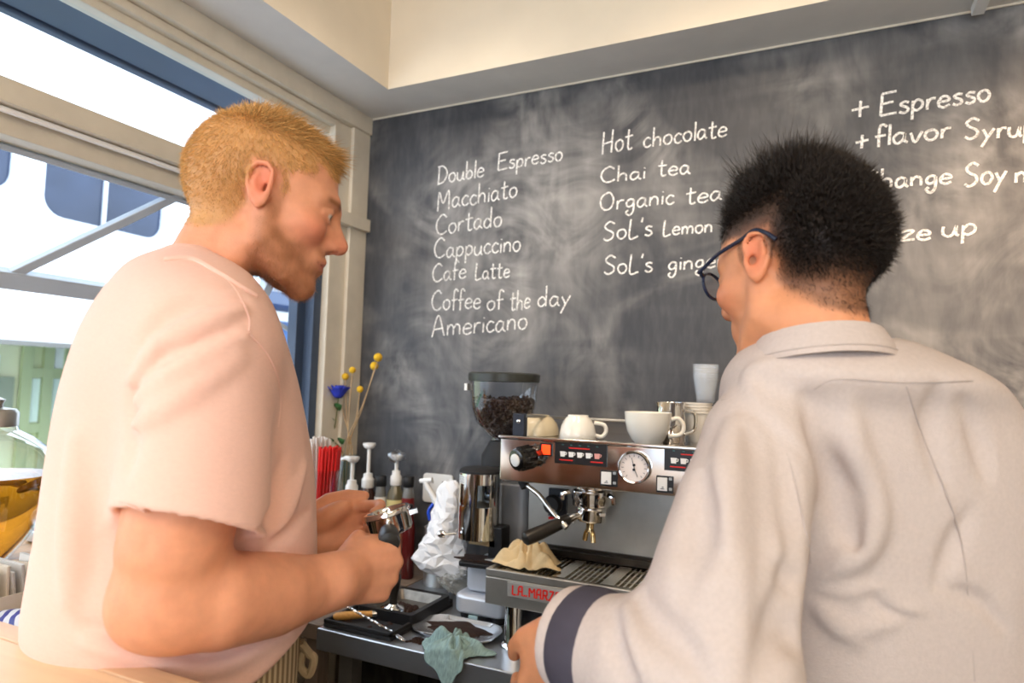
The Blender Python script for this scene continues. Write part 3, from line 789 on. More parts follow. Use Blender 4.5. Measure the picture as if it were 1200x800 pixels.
surf_tube(shirt, [(292, 390), (312, 412), (325, 440), (329, 470), (326, 500)], 0.0011, 'sleeve_seam', m_seam1, tshirt)
surf_tube(shirt, [(140, 588), (180, 602), (240, 612), (304, 614)], 0.0009, 'sleeve_hem', m_seam1, tshirt)

# body: head, neck, arms and hands in one skin
R1 = head_rot(math.radians(47), math.radians(-14), math.radians(-1)); O1 = W(312, 235, .945); S1 = 0.99
hp = xf(head_prims(nose=1.02), O1, R1, S1)
HL = lambda p: O1+(np.array(p) @ R1)*S1
body = hp+[chain([A1(234, 335, .85), HL((-0.046, 0, -0.10)), HL((-0.034, 0, -0.03))], [0.060, 0.047, 0.046], k=0.016),
           chain([HL((-0.008, 0.030, -0.075)), HL((-0.030, 0.016, -0.15))], [0.026, 0.026], k=0.014), chain([HL((-0.008, -0.030, -0.075)), HL((-0.030, -0.016, -0.15))], [0.026, 0.026], k=0.014),
           chain([A1(232, 340, .86), A1(220, 430, .85)], [0.058, 0.11], k=0.02), chain([A1(228, 360, .82), shR], [0.05, 0.055], k=0.03),
           chain([shR, A1(222, 560, .672), A1(205, 640, .66), elR], [0.050, 0.060, 0.0575, 0.047], k=0.015),
           chain([A1(178, 706, .655), A1(205, 708, .655)], [0.036, 0.044], k=0.02),
           chain([elR, A1(255, 703, .682), A1(320, 696, .74), A1(362, 688, .785), wrR], [0.050, 0.0535, 0.049, 0.040, 0.0345], k=0.018),
           chain([A1(226, 360, .86), shL], [0.05, 0.05], k=0.03),
           chain([shL, (shL+elL)/2, elL], [0.05, 0.058, 0.047], k=0.015),
           chain([elL, (elL*0.6+wrL*0.4), wrL], [0.047, 0.046, 0.030], k=0.015)]
# right hand: a fist on the portafilter handle
uR = nz(A1(455, 666, .862)-wrR); up = np.array([0, 0, 1.0])
PR, tipR, thR = hand_prims(wrR, uR, up+uR*0.1, [(62, 82, 55), (64, 86, 55), (66, 88, 55), (70, 86, 50)],
    [(0.028, 0.022, -0.018), (0.060, 0.040, -0.034), (0.086, 0.030, -0.058), (0.094, 0.010, -0.070)], 1, 1.0, 0.02)
# the other hand: open underneath the basket, thumb on its rim
uL = nz(A1(430, 612, 1.04)-A1(364, 622, 1.03)+np.array([0.0, 0.02, 0]))
PL, tipL, thL = hand_prims(wrL, uL, up*0.9-Fw*0.1, [(40, 52, 30), (46, 60, 36), (54, 66, 40), (62, 72, 40)],
    [(0.020, 0.028, 0.014), (0.048, 0.044, 0.016), (0.078, 0.048, 0.012), (0.106, 0.044, 0.008)], -1, 1.06, 0.03)
body += PR+PL
body.append(chain([wrR-uR*0.02, wrR+uR*0.02], [0.034, 0.030], k=0.012, flat=(np.cross(uR, up), 0.75)))
V, Q = polygonise(body, np.array([-1.15, 0.28, 1.04]), np.array([-0.25, 1.25, 1.95]), 0.0027)
V = smooth_v(V, Q, 2, 0.5); V, Q = drop_loose(V, Q); N_ = normals(V, Q)
def skin_colours(V, Rh, O, s, base, blush, beard=None, brow=None, hair=None, hairmask=None, extra=None):
    q = ((V-O) @ Rh.T)/s; x, y, z = q[:, 0], np.abs(q[:, 1]), q[:, 2]
    col = np.tile(np.array(lin(base)), (len(V), 1))
    head = (np.linalg.norm(q-np.array((0, 0, 0)), axis=1) < 0.17)
    def bl(c, r): return np.exp(-(((q-np.array(c))/np.array(r))**2).sum(1))
    for sgn in (-1, 1):
        col = mixc(col, lin(blush), 0.6*bl((0.07, sgn*0.045, -0.03), (0.03, 0.03, 0.022)))
        col = mixc(col, lin(blush), 0.75*bl((-0.008, sgn*0.080, 0.0), (0.018, 0.012, 0.032)))
    col = mixc(col, lin(blush), 0.55*bl((0.118, 0, -0.03), (0.016, 0.02, 0.016)))
    lip = bl((0.1, 0, -0.069), (0.014, 0.02, 0.0075)); col = mixc(col, lin((190, 100, 92)), np.clip(lip*1.1, 0, 0.85))
    nse = 0.5+0.5*np.tanh(snoise(q, 260, 5, 2)*1.3)
    mk_b = None
    if beard is not None:
        # cheeks below the mouth-ear line, chin, upper lip, under the jaw
        line = -0.035-0.38*(x-0.0)+0.05*s01(x, 0.05, 0.10)*0
        mk = s01(line-z+0.004*nse, -0.012, 0.014)*s01(x, -0.012, 0.012)*s01(z, -0.150, -0.118)
        side = s01(x, -0.002, 0.010)*s01(0.030-x, 0, 0.012)*s01(-0.002-z, -0.01, 0.02)*s01(y, 0.045, 0.055)
        mus = bl((0.098, 0, -0.052), (0.012, 0.028, 0.007))
        mk = np.clip(np.maximum(np.maximum(mk, side*0.8), mus*0.9), 0, 1)*(1-np.clip(lip*1.4, 0, 1))*head
        mk_b = mk; col = mixc(col, lin(beard), mk*(0.36+0.40*nse))
    if brow is not None:
        bz = 0.021-0.10*np.maximum(0, y-0.036)
        mk = np.exp(-((z-bz)/0.0048)**2)*s01(y, 0.012, 0.018)*s01(0.056-y, 0, 0.01)*s01(x, 0.055, 0.065)
        col = mixc(col, lin(brow), mk*0.9*head)
    eye = []
    for sgn in (-1, 1):
        e = np.array((0.0790, sgn*0.033, -0.001)); dd = np.linalg.norm(q-e, axis=1); on = s01(0.01385-dd, 0.0, 0.0006)*head
        gaze = (q-e)/np.maximum(dd, 1e-6)[:, None]; a = gaze @ nz((0.95, 0.10*sgn*0, -0.28))
        ec = np.tile(np.array(lin((226, 214, 204))), (len(V), 1)); ec = mixc(ec, lin((86, 98, 84)), s01(a, 0.84, 0.88)); ec = mixc(ec, (0.004, 0.004, 0.004), s01(a, 0.955, 0.97))
        col = mixc(col, (0, 0, 0), 0*on); col = col*(1-on[:, None])+ec*on[:, None]
    if hairmask is not None:
        hm = hairmask(q)*head; col = mixc(col, lin(hair), hm)
    skin_colours.beard = mk_b
    return col, q, head
def hm1(q):
    x, y, z = q[:, 0], np.abs(q[:, 1]), q[:, 2]
    n = 0.004*np.sin(90*x+1)+0.003*np.sin(170*z)
    top = s01(z+n, 0.055, 0.068)*s01(0.090-x+0.10*(z-0.075)+n, 0, 0.012)
    side = s01(z+n-(0.020+0.42*np.clip(x-0.010, 0, 1)), 0, 0.014)*s01(0.058-x, 0, 0.012)
    burn = s01(0.026-x+n, 0, 0.006)*s01(x-0.008, 0, 0.006)*s01(z, -0.012, 0.004)
    back = s01(-0.016-x+n, 0, 0.012)*s01(z+n-(-0.080+0.45*np.clip(-0.02-x, 0, 1)*0-0.0)-0.35*np.clip(x+0.07, 0, 1), 0, 0.016)
    m_ = np.maximum(np.maximum(top, side), np.maximum(burn*0.6, back))
    ear = np.exp(-(((q-np.array((-0.006, 0, -0.004)))/np.array((0.020, 10, 0.034)))**4).sum(1))*s01(y, 0.060, 0.066)
    return m_*(1-np.clip(ear*1.5, 0, 1))
colr, q1, head1 = skin_colours(V, R1, O1, S1, (228, 160, 124), (222, 116, 90), beard=(150, 96, 60), brow=(140, 88, 50), hair=(206, 156, 98), hairmask=lambda q: hm1(q)*0.85)
m_skin1 = skin_mat('warm_fair_skin')
bodyo = np_mesh('body', V, Q, m_skin1, man1, colr)
# hair
x, y, z = q1[:, 0], q1[:, 1], q1[:, 2]
hm = hm1(q1)*head1
top = s01(z, 0.070, 0.100)
Ln = (0.009+0.016*top*s01(x, -0.08, -0.02)+0.016*top*s01(x, 0.03, 0.09))*(0.40+0.60*s01(z, -0.06, 0.03))
fwd, upv, lft = R1[0], R1[2], R1[1]
dr = N_*(0.50+0.0*top)[:, None]+fwd[None]*(1.05*top*s01(x, -0.07, 0.02)+0.35*(1-top))[:, None]-upv[None]*(0.75*(1-top))[:, None]+upv[None]*(0.25*top*s01(x, 0.03, 0.09))[:, None]-fwd[None]*(1.0*(1-s01(x, -0.10, -0.03))*(1-top)*0.5)[:, None]
m_hair1 = mat('ginger_hair', (200, 140, 70), 0.5, attr='Col', spec=0.35)
strands('hair', V, N_, 36000, Ln, dr, 0.00026+.0002*top, lin((226, 176, 108)), m_hair1, man1, np.where(hm > 0.30, 1.0, 0.0)+1e-9, 3, 0.13)
bmk = skin_colours.beard
strands('beard', V, N_, 6500, .0035+.0025*bmk, N_*.45-R1[2][None]*.8+R1[0][None]*.25, .00016, lin((178, 122, 76)), m_hair1, man1, np.where(bmk > .25, bmk, 0)+1e-9, 8, .2)
# trousers, apron and shoes
hipc = A1(215, 775, .84)
pel = np.array([hipc[0], hipc[1], 1.0])
def leg(side): 
    a = pel+Lw*side*0.095; return [np.array([a[0], a[1], .98]), np.array([a[0]+.02*Fw[0], a[1]+.02*Fw[1], .52]), np.array([a[0], a[1], .09])]
tr = [loft([(np.array([hipc[0], hipc[1], .86]), .12, .17), (np.array([hipc[0], hipc[1], 1.0]), .125, .172), (np.array([hipc[0], hipc[1], 1.14]), .128, .165)], YAW1, 2.3, k=.03)]
for s_ in (-1, 1): tr.append(chain(leg(s_), [.092, .068, .058], k=.04))
V, Q = polygonise(tr, (-1.15, .2, .03), (-.2, 1.1, 1.2), .011); np_mesh('trousers', smooth_v(V, Q, 2), Q, mat('dark_denim', (58, 62, 76), .85, noise=.15, nscale=80), man1)
for s_ in (-1, 1):
    a = leg(s_)[2]
    V, Q = polygonise([chain([a+Fw*-.05-np.array([0, 0, .045]), a+Fw*.16-np.array([0, 0, .05])], [.045, .040], k=.02), chain([a, a-np.array([0, 0, .04])], [.05, .048], k=.02), half((0, 0, 0.0), (0, 0, -1), a, .4)], a-.25, a+.25, .008)
    np_mesh('shoe', smooth_v(V, Q, 2), Q, mat('brown_shoe', (82, 56, 40), .5), man1)
def stripe_mat():
    m = bpy.data.materials.new('striped_apron_cloth'); m.use_nodes = True; nt = m.node_tree; b = nt.nodes['Principled BSDF']; b.inputs['Roughness'].default_value = .9
    tc = nt.nodes.new('ShaderNodeTexCoord'); sp_ = nt.nodes.new('ShaderNodeSeparateXYZ'); nt.links.new(tc.outputs['Object'], sp_.inputs[0])
    mu = nt.nodes.new('ShaderNodeVectorMath'); mu.operation = 'DOT_PRODUCT'; nt.links.new(tc.outputs['Object'], mu.inputs[0]); mu.inputs[1].default_value = (float(Fw[0]*900), float(Fw[1]*900), 0)
    sn = nt.nodes.new('ShaderNodeMath'); sn.operation = 'SINE'; nt.links.new(mu.outputs['Value'], sn.inputs[0])
    mr = nt.nodes.new('ShaderNodeMapRange'); mr.inputs[1].default_value = -.3; mr.inputs[2].default_value = .5; nt.links.new(sn.outputs[0], mr.inputs[0])
    mx = nt.nodes.new('ShaderNodeMix'); mx.data_type = 'RGBA'; mx.inputs[6].default_value = (*lin((128, 108, 82)), 1); mx.inputs[7].default_value = (*lin((196, 178, 144)), 1)
    nt.links.new(mr.outputs[0], mx.inputs[0]); nt.links.new(mx.outputs[2], b.inputs['Base Color']); return m
ap = [loft([(np.array([hipc[0], hipc[1], .60]), .150, .185), (np.array([hipc[0], hipc[1], .95]), .150, .185), (np.array([*A1(217, 770, .84)[:2], 1.10]), .150, .178), (np.array([*A1(218, 765, .84)[:2], 1.19]), .150, .160)], YAW1, 2.3, k=.01, zr=.006)]
ap.append(loft([(np.array([hipc[0], hipc[1], .55]), .144, .194), (np.array([hipc[0], hipc[1], .95]), .144, .179), (np.array([hipc[0], hipc[1], 1.13]), .142, .172)], YAW1, 2.3, k=.004, op='s'))
V, Q = polygonise(ap, (-1.15, .2, .55), (-.2, 1.1, 1.22), .008, disp=lambda P: .003*snoise(P*np.array([1, 1, .35]), 30, 9, 2)); apron = np_mesh('apron', smooth_v(V, Q, 1), Q, stripe_mat(), man1)
mb = MB(); ka = A1(362, 765, .86)
mb.tube(catmull([A1(352, 752, .85), ka, A1(368, 772, .86), A1(362, 790, .86), A1(352, 780, .86), A1(356, 760, .86)], 6), .006, 8)
mb.build('apron_tie', mat('apron_tie_cloth', (168, 150, 120), .9), apron)
# ---------------------------------------------------------------- the man in the grey shirt
K2 = 1.0
def A2(x, y, d): return W(x, y, d*K2)
YAW2 = math.radians(121)
F2 = np.array([math.cos(YAW2), math.sin(YAW2), 0]); L2 = np.array([-F2[1], F2[0], 0])
man2 = thing('person', 'person in grey button shirt with spiky black hair and dark glasses, seen from behind', 'person', (*A2(1040, 700, .84)[:2], 0.0))
rows = [(396, 902, 1046), (412, 884, 1078), (440, 868, 1128), (480, 860, 1166), (530, 862, 1190), (600, 872, 1198), (680, 884, 1199), (760, 890, 1198), (840, 892, 1200)]
keys = []
for y, l, r_ in rows:
    hw = (r_-l)/2*.84*K2/FPX; b_ = min(.120*K2, hw*0.78); a_ = math.sqrt(max(hw*hw-(b_*.5)**2, 1e-4))/.86
    keys.append((A2((l+r_)/2, y, .805 if y < 450 else .83), b_, a_))
torso2 = loft(keys, YAW2, 2.35, k=.02, zr=.012)
shL2 = A2(892, 520, .76); elL2 = A2(842, 806, .61); cuffL = A2(706, 760, .70); wrL2 = A2(670, 736, .765)
shR2 = A2(1150, 520, .92); elR2 = A2(1160, 790, .92); wrR2 = A2(1040, 815, 1.02)
sh2 = [torso2,
       chain([A2(968, 482, .80), shL2], [.056, .060], k=.03),
       chain([shL2, A2(868, 600, .70), A2(846, 700, .645), elL2], [.062, .069, .073, .068], k=.024),
       chain([elL2, A2(762, 780, .655), cuffL], [.068, .069, .056], k=.03),
       chain([A2(1085, 482, .86), shR2], [.056, .056], k=.03), chain([shR2, elR2], [.062, .06], k=.03), chain([elR2, elR2+(wrR2-elR2)*.6], [.06, .05], k=.03),
       half(cuffL, nz(cuffL-A2(762, 780, .655)), cuffL, .09, k=.003)]
tf = list(sh2)
for pts, r_, k_, op, off in [
    ([(906, 500), (922, 545), (930, 600), (934, 650)], .012, .020, 's', -.002),
    ([(934, 660), (928, 700), (912, 750), (892, 800)], .014, .022, 's', -.004),
    ([(925, 682), (955, 668), (985, 648), (1003, 636)], .013, .008, 's', -.001),
    ([(962, 672), (987, 658), (1012, 634), (1024, 595), (1016, 545)], .014, .020, 'u', .003),
    ([(1000, 636), (988, 600), (984, 555)], .011, .020, 's', -.003),
    ([(948, 470), (965, 520), (980, 560), (982, 590)], .014, .020, 's', -.003),
    ([(956, 688), (985, 692), (1035, 688)], .006, .012, 'u', .002),
    ([(955, 706), (975, 725), (1005, 752)], .009, .018, 'u', .003),
    ([(925, 735), (965, 760), (1020, 785)], .018, .020, 's', -.004), ([(1010, 560), (1000, 520), (992, 470)], .010, .022, 'u', .002), ([(1140, 600), (1120, 640), (1100, 690)], .008, .016, 's', -.003),
    ([(1020, 700), (1045, 715), (1080, 722)], .006, .010, 's', -.002),
    ([(1035, 702), (1060, 712), (1085, 716)], .005, .010, 'u', .002),
    ([(1110, 690), (1150, 705), (1180, 740)], .007, .014, 's', -.002),
    ([(980, 740), (1010, 735), (1050, 728)], .007, .014, 'u', .003),
    ([(880, 478), (905, 500), (940, 530)], .006, .012, 's', -.002),
    ([(885, 470), (880, 440), (905, 425)], .006, .014, 'u', .002),
    ([(1100, 455), (1090, 500), (1105, 560)], .008, .018, 's', -.003),
    ([(1130, 470), (1150, 520), (1160, 560)], .008, .018, 's', -.003),
    ([(860, 500), (850, 560), (852, 640)], .012, .024, 'u', .003),
    ([(885, 505), (900, 560), (905, 640), (893, 720)], .011, .022, 's', -.005),
    ([(820, 560), (815, 620), (800, 690)], .012, .024, 's', -.006),
    ([(750, 700), (770, 730), (800, 760), (830, 800)], .010, .018, 's', -.003),
    ([(735, 715), (745, 760), (770, 800)], .009, .016, 'u', .003),
    ([(715, 715), (722, 760), (740, 800)], .008, .014, 's', -.003)]:
    q = fold(tf, pts, r_*1.35, k_*.65, op, off)
    if q is not None: sh2.append(q)
cy = wrL2-nz(wrL2-cuffL)*0.0
sh2.append(chain([cuffL-nz(cuffL-elL2)*.03, cuffL+nz(cuffL-elL2)*.03], [.047, .050], k=.003, op='s'))
V, Q = polygonise(sh2, (-0.55, 0.30, .92), (0.62, 1.45, 1.72), .0056, disp=lambda P: .0018*snoise(P*np.array([1, 1, .7]), 30, 21, 3))
V = smooth_v(V, Q, 1, .35); V, Q = drop_loose(V, Q)
m_chamb = mat('grey_chambray', (205, 191, 184), .85, noise=.06, nscale=220, bump=.30, bscale=600, spec=.15)
shirt2 = np_mesh('shirt', V, Q, m_chamb, man2)
m_stitch = mat('grey_stitching', (190, 177, 170), .9, spec=.1)
for pts in ([(944, 466), (960, 452), (985, 444), (1060, 448), (1140, 446)], [(840, 470), (862, 468), (884, 480), (905, 500), (922, 532), (933, 570), (944, 620), (950, 660)], [(1062, 452), (1085, 520), (1110, 580), (1128, 640), (1136, 720), (1142, 798)]):
    surf_tube(sh2, pts, .0010, 'seam', m_stitch, shirt2)
R2 = head_rot(math.radians(143), math.radians(-11), math.radians(2)); O2 = W(930, 312, .815); S2 = .96
# rolled cuff with its dark lining turned out
ax2 = nz(cuffL-A2(762, 780, .655)); 
zc_ = frame_m(cuffL, (0, 0, 1), ax2)
mb = MB(); mb.lathe([(.046, -.004), (.0570, -.010), (.0600, -.004), (.0610, .012), (.059, .028), (.055, .034), (.050, .034), (.046, .030), (.0445, .012)], 36, zc_, cap=False); 
v2 = []
for v in mb.v:
    q = np.array(v); q = q+nz(q-cuffL)*0.0022*float(snoise(q[None], 60, 3, 2)[0]); v2.append(tuple(q))
mb.v = v2; mb.f += [(8*36+k, 8*36+(k+1) % 36, (k+1) % 36, k) for k in range(36)]; mb.m += [0]*36
cuff = mb.build('cuff', mat('dark_lining', (70, 66, 78), .85, noise=.1, nscale=60), shirt2)
mb = MB(); mb.lathe([(.048, .030), (.0555, .032), (.0570, .040), (.055, .047), (.050, .050), (.046, .046), (.045, .036)], 36, zc_, cap=False)
mb.f += [(6*36+k, 6*36+(k+1) % 36, (k+1) % 36, k) for k in range(36)]; mb.m += [0]*36
mb.build('cuff_edge', m_chamb, cuff)

hp = xf(head_prims(nose=.985, jaw=1.05), O2, R2, S2)
H2 = lambda p: O2+(np.array(p) @ R2)*S2
body = hp+[chain([A2(968, 430, .80), H2((-.030, 0, -.10)), H2((-.030, 0, -.03))], [.051, .048, .046], k=.014),
           chain([H2((-.01, .03, -.08)), A2(955, 430, .82)], [.034, .036], k=.02),
           chain([A2(968, 436, .80), A2(1005, 520, .85)], [.048, .080], k=.02),
           chain([A2(970, 455, .81), shL2], [.040, .040], k=.02), chain([shL2, elL2], [.05, .044], k=.01),
           chain([elL2, cuffL, wrL2], [.044, .040, .029], k=.012), chain([A2(1060, 470, .86), shR2, elR2, wrR2], [.045, .045, .04, .03], k=.01)]
# collar: stand and folded fall around the back of the neck
qn = march(body, 966, 396); nc = qn+nz(ray(966, 396)*np.array([1, 1, 0]))*.056
top_e = []; low_e = []
for k in range(25):
    a = math.radians(-150+300*k/24)               # around from one throat side over the nape to the other
    dr_ = -F2*math.cos(a)+L2*math.sin(a)
    front = 0.5-0.5*math.cos(a)
    top_e.append(nc+dr_*np.array([.066, .066, 0])*(1.0+0.06*math.sin(a)**2)+F2*.012+np.array([0, 0, .020-.030*front]))
    low_e.append(nc+dr_*np.array([.083, .083, 0])*(1.0+0.05*math.sin(a)**2)+F2*.008+np.array([0, 0, -.014-.034*front]))
mb = MB(); vs = []; n = len(top_e)
for t, l in zip(top_e, low_e):
    dirn = nz(np.array([*(l-nc)[:2], 0]))
    for p in (l, l*.5+t*.5+dirn*.002, t+dirn*.001, t-dirn*.003+np.array([0, 0, -.001]), t*.5+l*.5-dirn*.010, l-dirn*.016): vs.append(p)
fs = []
for i in range(n-1):
    for j in range(6): fs.append((i*6+j, i*6+(j+1) % 6, (i+1)*6+(j+1) % 6, (i+1)*6+j))
fs += [tuple(range(6)), tuple(reversed(range((n-1)*6, n*6)))]
mb.add(vs, fs); col_ = mb.build('collar', m_chamb, shirt2)
mb = MB(); mb.tube([l*.8+t*.2+nz(np.array([*(l-nc)[:2], 0]))*.0012 for t, l in zip(top_e, low_e)], .0009, 6); mb.build('collar_stitching', m_stitch, col_)
uh = nz(A2(642, 812, .80)-wrL2)
PH, _, _ = hand_prims(wrL2, uh, nz(A2(600, 740, .78)-wrL2), [(22, 34, 20), (26, 38, 22), (30, 42, 24), (34, 46, 26)],
    [(.022, .026, -.012), (.052, .046, -.020), (.078, .052, -.030), (.100, .050, -.038)], -1, 1.0, .06)
body += PH
PH2, _, _ = hand_prims(wrR2, nz(wrR2-elR2+F2*.05), np.array([0, 0, 1.]), [(40, 50, 30)]*4, [(.022, .026, -.012), (.052, .046, -.020), (.078, .052, -.030), (.100, .050, -.038)], 1, 1.0, .04)
body += PH2
V, Q = polygonise(body, (-.55, .35, .88), (.58, 1.5, 1.86), .0030)
V = smooth_v(V, Q, 2, .5); V, Q = drop_loose(V, Q); N_ = normals(V, Q)
def hm2(q):
    x, y, z = q[:, 0], np.abs(q[:, 1]), q[:, 2]
    n = .004*np.sin(80*x+2)+.003*np.sin(150*z)
    top = s01(z+n, .050, .064)*s01(.088-x+n, 0, .012)
    side = s01(z+n-(.022+.30*np.clip(x-.010, 0, 1)), 0, .012)*s01(.070-x, 0, .012)
    burn = s01(.030-x+n, 0, .008)*s01(x-.010, 0, .008)*s01(z, -.020, .0)
    back = s01(-.018-x+n, 0, .012)*s01(z+n+.090-.55*np.clip(x+.075, 0, 1), 0, .016)
    m_ = np.maximum(np.maximum(top, side), np.maximum(burn*.7, back))
    ear = np.exp(-(((q-np.array((-.006, 0, -.004)))/np.array((.020, 10, .034)))**4).sum(1))*s01(y, .060, .066)
    return m_*(1-np.clip(ear*1.5, 0, 1))
colr, q2, head2 = skin_colours(V, R2, O2, S2, (224, 154, 112), (214, 116, 84), brow=(36, 28, 24), hair=(40, 30, 24), hairmask=lambda q: hm2(q)*(.62+.34*np.maximum(s01(q[:, 2], .0, .06), s01(-q[:, 0], .01, .05)*s01(q[:, 2], -.06, -.02))))
bodyo2 = np_mesh('body', V, Q, skin_mat('tan_skin'), man2, colr)
x, y, z = q2[:, 0], q2[:, 1], q2[:, 2]
hm = hm2(q2)*head2
top = s01(z, .045, .095); bk = s01(-x, .025, .075)
rise = np.maximum(top, bk*s01(z, -.05, .0)*.9)
Ln = .005+.012*rise+.024*s01(z, .070, .105)*s01(x, -.10, -.04)*(.6+.4*np.sin(q2[:, 1]*260+x*190))
dr = N_*(.35+.75*rise)[:, None]-R2[2][None]*(.8*(1-rise))[:, None]+R2[2][None]*(.25*rise)[:, None]-R2[0][None]*.25
m_hair2 = mat('black_hair', (40, 32, 28), .4, attr='Col', spec=.4)
strands('hair', V, N_, 42000, Ln, dr, .00020+.00040*rise, lin((38, 30, 25)), m_hair2, man2, np.where(hm > .3, .8+.2*rise, 0)+1e-9, 5, .19)
# glasses: front, lenses and temples
m_frameb = mat('navy_glasses_frame', (34, 44, 66), .25, spec=.6)
m_tip = mat('black_temple_tip', (16, 16, 20), .25)
gl = MB()
gy, gx, gz = .036, .112, .009
def ring(cy_):
    return [H2((gx-.012*(abs(cy_+.024*math.cos(a))/.06)**2+0.0, cy_+.024*math.cos(a), gz-.006+.018*math.sin(a)*(1 if math.sin(a) > 0 else 1.05))) for a in np.linspace(0, 2*PI, 29)]
for s_ in (-1, 1): gl.tube(ring(s_*gy), .0022, 8, cap=False)
gl.tube([H2((gx, -.011, gz+.002)), H2((gx+.003, 0, gz+.005)), H2((gx, .011, gz+.002))], .002, 8)
for s_ in (-1, 1): gl.tube([H2((gx-.010, s_*.058, gz+.004)), H2((gx-.016, s_*.067, gz+.006))], .003, 8)
gfr = gl.build('glasses', m_frameb, man2)
for s_ in (-1, 1):
    t_ = MB(); pts = [H2((gx-.014, s_*.068, gz+.006)), H2((.055, s_*.074, gz+.016)), H2((.010, s_*.0775, .028)), H2((-.014, s_*.081, .030)), H2((-.030, s_*.080, .020)), H2((-.040, s_*.077, .008))]
    t_.tube(catmull(pts, 6), .0026, 8); tm = t_.build('temple', m_frameb, gfr)
    t_ = MB(); t_.tube(catmull([H2((-.020, s_*.0808, .027)), H2((-.030, s_*.080, .020)), H2((-.042, s_*.077, .006))], 5), .0033, 8); t_.build('temple_tip', m_tip, tm) if False else None
    ln = MB(); rg = ring(s_*gy)[:-1]; ln.add(rg, [tuple(range(len(rg)))]); ln.build('lens', glass('lens_glass', (.96, .97, .97), 0, .10), gfr)
# trousers and shoes
pc = A2(1045, 780, .86); pel = np.array([pc[0], pc[1], 1.0])
tr = [loft([(np.array([pc[0], pc[1], .84]), .115, .165), (np.array([pc[0], pc[1], 1.06]), .115, .165)], YAW2, 2.3, k=.03)]
for s_ in (-1, 1):
    a = pel+L2*s_*.092; tr.append(chain([(a[0], a[1], .95), (a[0], a[1], .5), (a[0], a[1], .09)], [.088, .066, .056], k=.04))
V, Q = polygonise(tr, pel-np.array([.35, .35, .97]), pel+np.array([.35, .35, .15]), .011); np_mesh('trousers', smooth_v(V, Q, 2), Q, mat('navy_trousers', (44, 48, 60), .85, noise=.15, nscale=80), man2)
for s_ in (-1, 1):
    a = pel+L2*s_*.092; a[2] = .09
    V, Q = polygonise([chain([a+F2*-.05-np.array([0, 0, .045]), a+F2*.16-np.array([0, 0, .05])], [.045, .040], k=.02), chain([a, a-np.array([0, 0, .04])], [.05, .048], k=.02), half((0, 0, 0.0), (0, 0, -1), a, .4)], a-.25, a+.25, .008)
    np_mesh('shoe', smooth_v(V, Q, 2), Q, mat('black_shoe', (34, 34, 36), .5), man2)
# ================================================================ CHALK WRITING
G = {}
def gl_(ch, adv, s):
    G[ch] = (adv/100, [[tuple(float(t)/100 for t in q.split(',')) for q in st.split()] for st in s.split(';')])
gl_('D', 62, '10,100 8,0; 2,98 30,98 52,72 54,42 36,10 4,0'); gl_('o', 46, '26,50 8,42 4,20 16,0 32,4 40,24 34,44 22,50')
gl_('u', 48, '4,48 4,14 16,0 30,8 38,48; 38,48 38,10 46,0'); gl_('b', 46, '6,100 6,2; 6,26 22,46 38,32 36,10 20,0 6,8')
gl_('l', 16, '8,100 8,0'); gl_('e', 46, '4,26 38,30 34,46 18,50 5,30 8,8 24,0 42,10'); gl_('E', 62, '10,98 8,0; 10,98 56,102; 9,52 48,56; 8,0 60,4')
gl_('s', 40, '34,46 18,50 8,38 30,22 32,8 18,0 4,8'); gl_('p', 46, '6,48 6,-38; 6,30 20,50 36,40 36,16 20,2 6,12'); gl_('r', 36, '6,48 6,0; 6,28 16,46 32,48')
gl_('M', 76, '8,0 12,96 34,36 60,98 66,0'); gl_('a', 48, '36,44 18,50 5,32 6,10 18,0 34,20 36,46; 36,46 36,12 46,0'); gl_('c', 40, '36,42 20,50 5,30 10,6 24,0 38,10')
gl_('h', 48, '6,102 6,0; 6,26 20,48 36,38 38,0'); gl_('i', 18, '8,46 8,0; 8,66 9,70'); gl_('t', 42, '18,90 18,10 28,0 38,6; 2,58 38,62')
gl_('C', 62, '54,84 34,100 10,76 4,40 16,8 36,0 58,14'); gl_('d', 50, '38,30 22,48 6,32 8,8 22,0 38,18; 38,104 38,0'); gl_('n', 48, '6,48 6,0; 6,28 20,48 36,38 38,0')
gl_('A', 64, '4,0 28,100 58,2; 12,34 50,38'); gl_('m', 68, '6,48 6,0; 6,30 18,48 30,36 32,0; 32,30 44,48 58,38 60,0'); gl_('f', 36, '36,92 24,104 14,88 14,-4; 2,48 34,52')
gl_('L', 48, '10,100 8,0 44,6'); gl_('y', 46, '4,48 20,8; 40,50 20,6 2,-38'); gl_('H', 66, '10,100 8,0; 54,104 52,2; 9,46 54,52'); gl_('O', 66, '36,98 10,78 5,36 22,2 48,10 58,54 46,90 30,98')
gl_('g', 46, '36,46 18,48 6,28 14,8 32,16 36,44 36,-14 22,-40 6,-26 14,-10'); gl_('S', 56, '48,86 28,100 8,80 16,60 42,40 42,14 20,0 4,12'); gl_("'", 18, '10,104 6,80')
gl_('+', 60, '4,40 56,46; 30,80 30,2'); gl_('v', 42, '4,48 18,0 38,50'); gl_('z', 46, '4,48 40,50 6,2 44,4'); gl_('k', 44, '6,100 6,0; 36,48 8,22 40,0')
gl_('Z', 58, '6,100 54,100 6,0 56,0'); gl_('R', 60, '8,0 8,100 50,100 50,50 8,50; 24,50 54,0')
chalk = bpy.data.materials.new('white_chalk'); chalk.use_nodes = True
_nt = chalk.node_tree; _b = _nt.nodes['Principled BSDF']; _b.inputs['Roughness'].default_value = .95; _b.inputs['Specular IOR Level'].default_value = .1
_tc = _nt.nodes.new('ShaderNodeTexCoord'); _n = _nt.nodes.new('ShaderNodeTexNoise'); _n.inputs['Scale'].default_value = 210; _n.inputs['Detail'].default_value = 4; _nt.links.new(_tc.outputs['Object'], _n.inputs['Vector'])
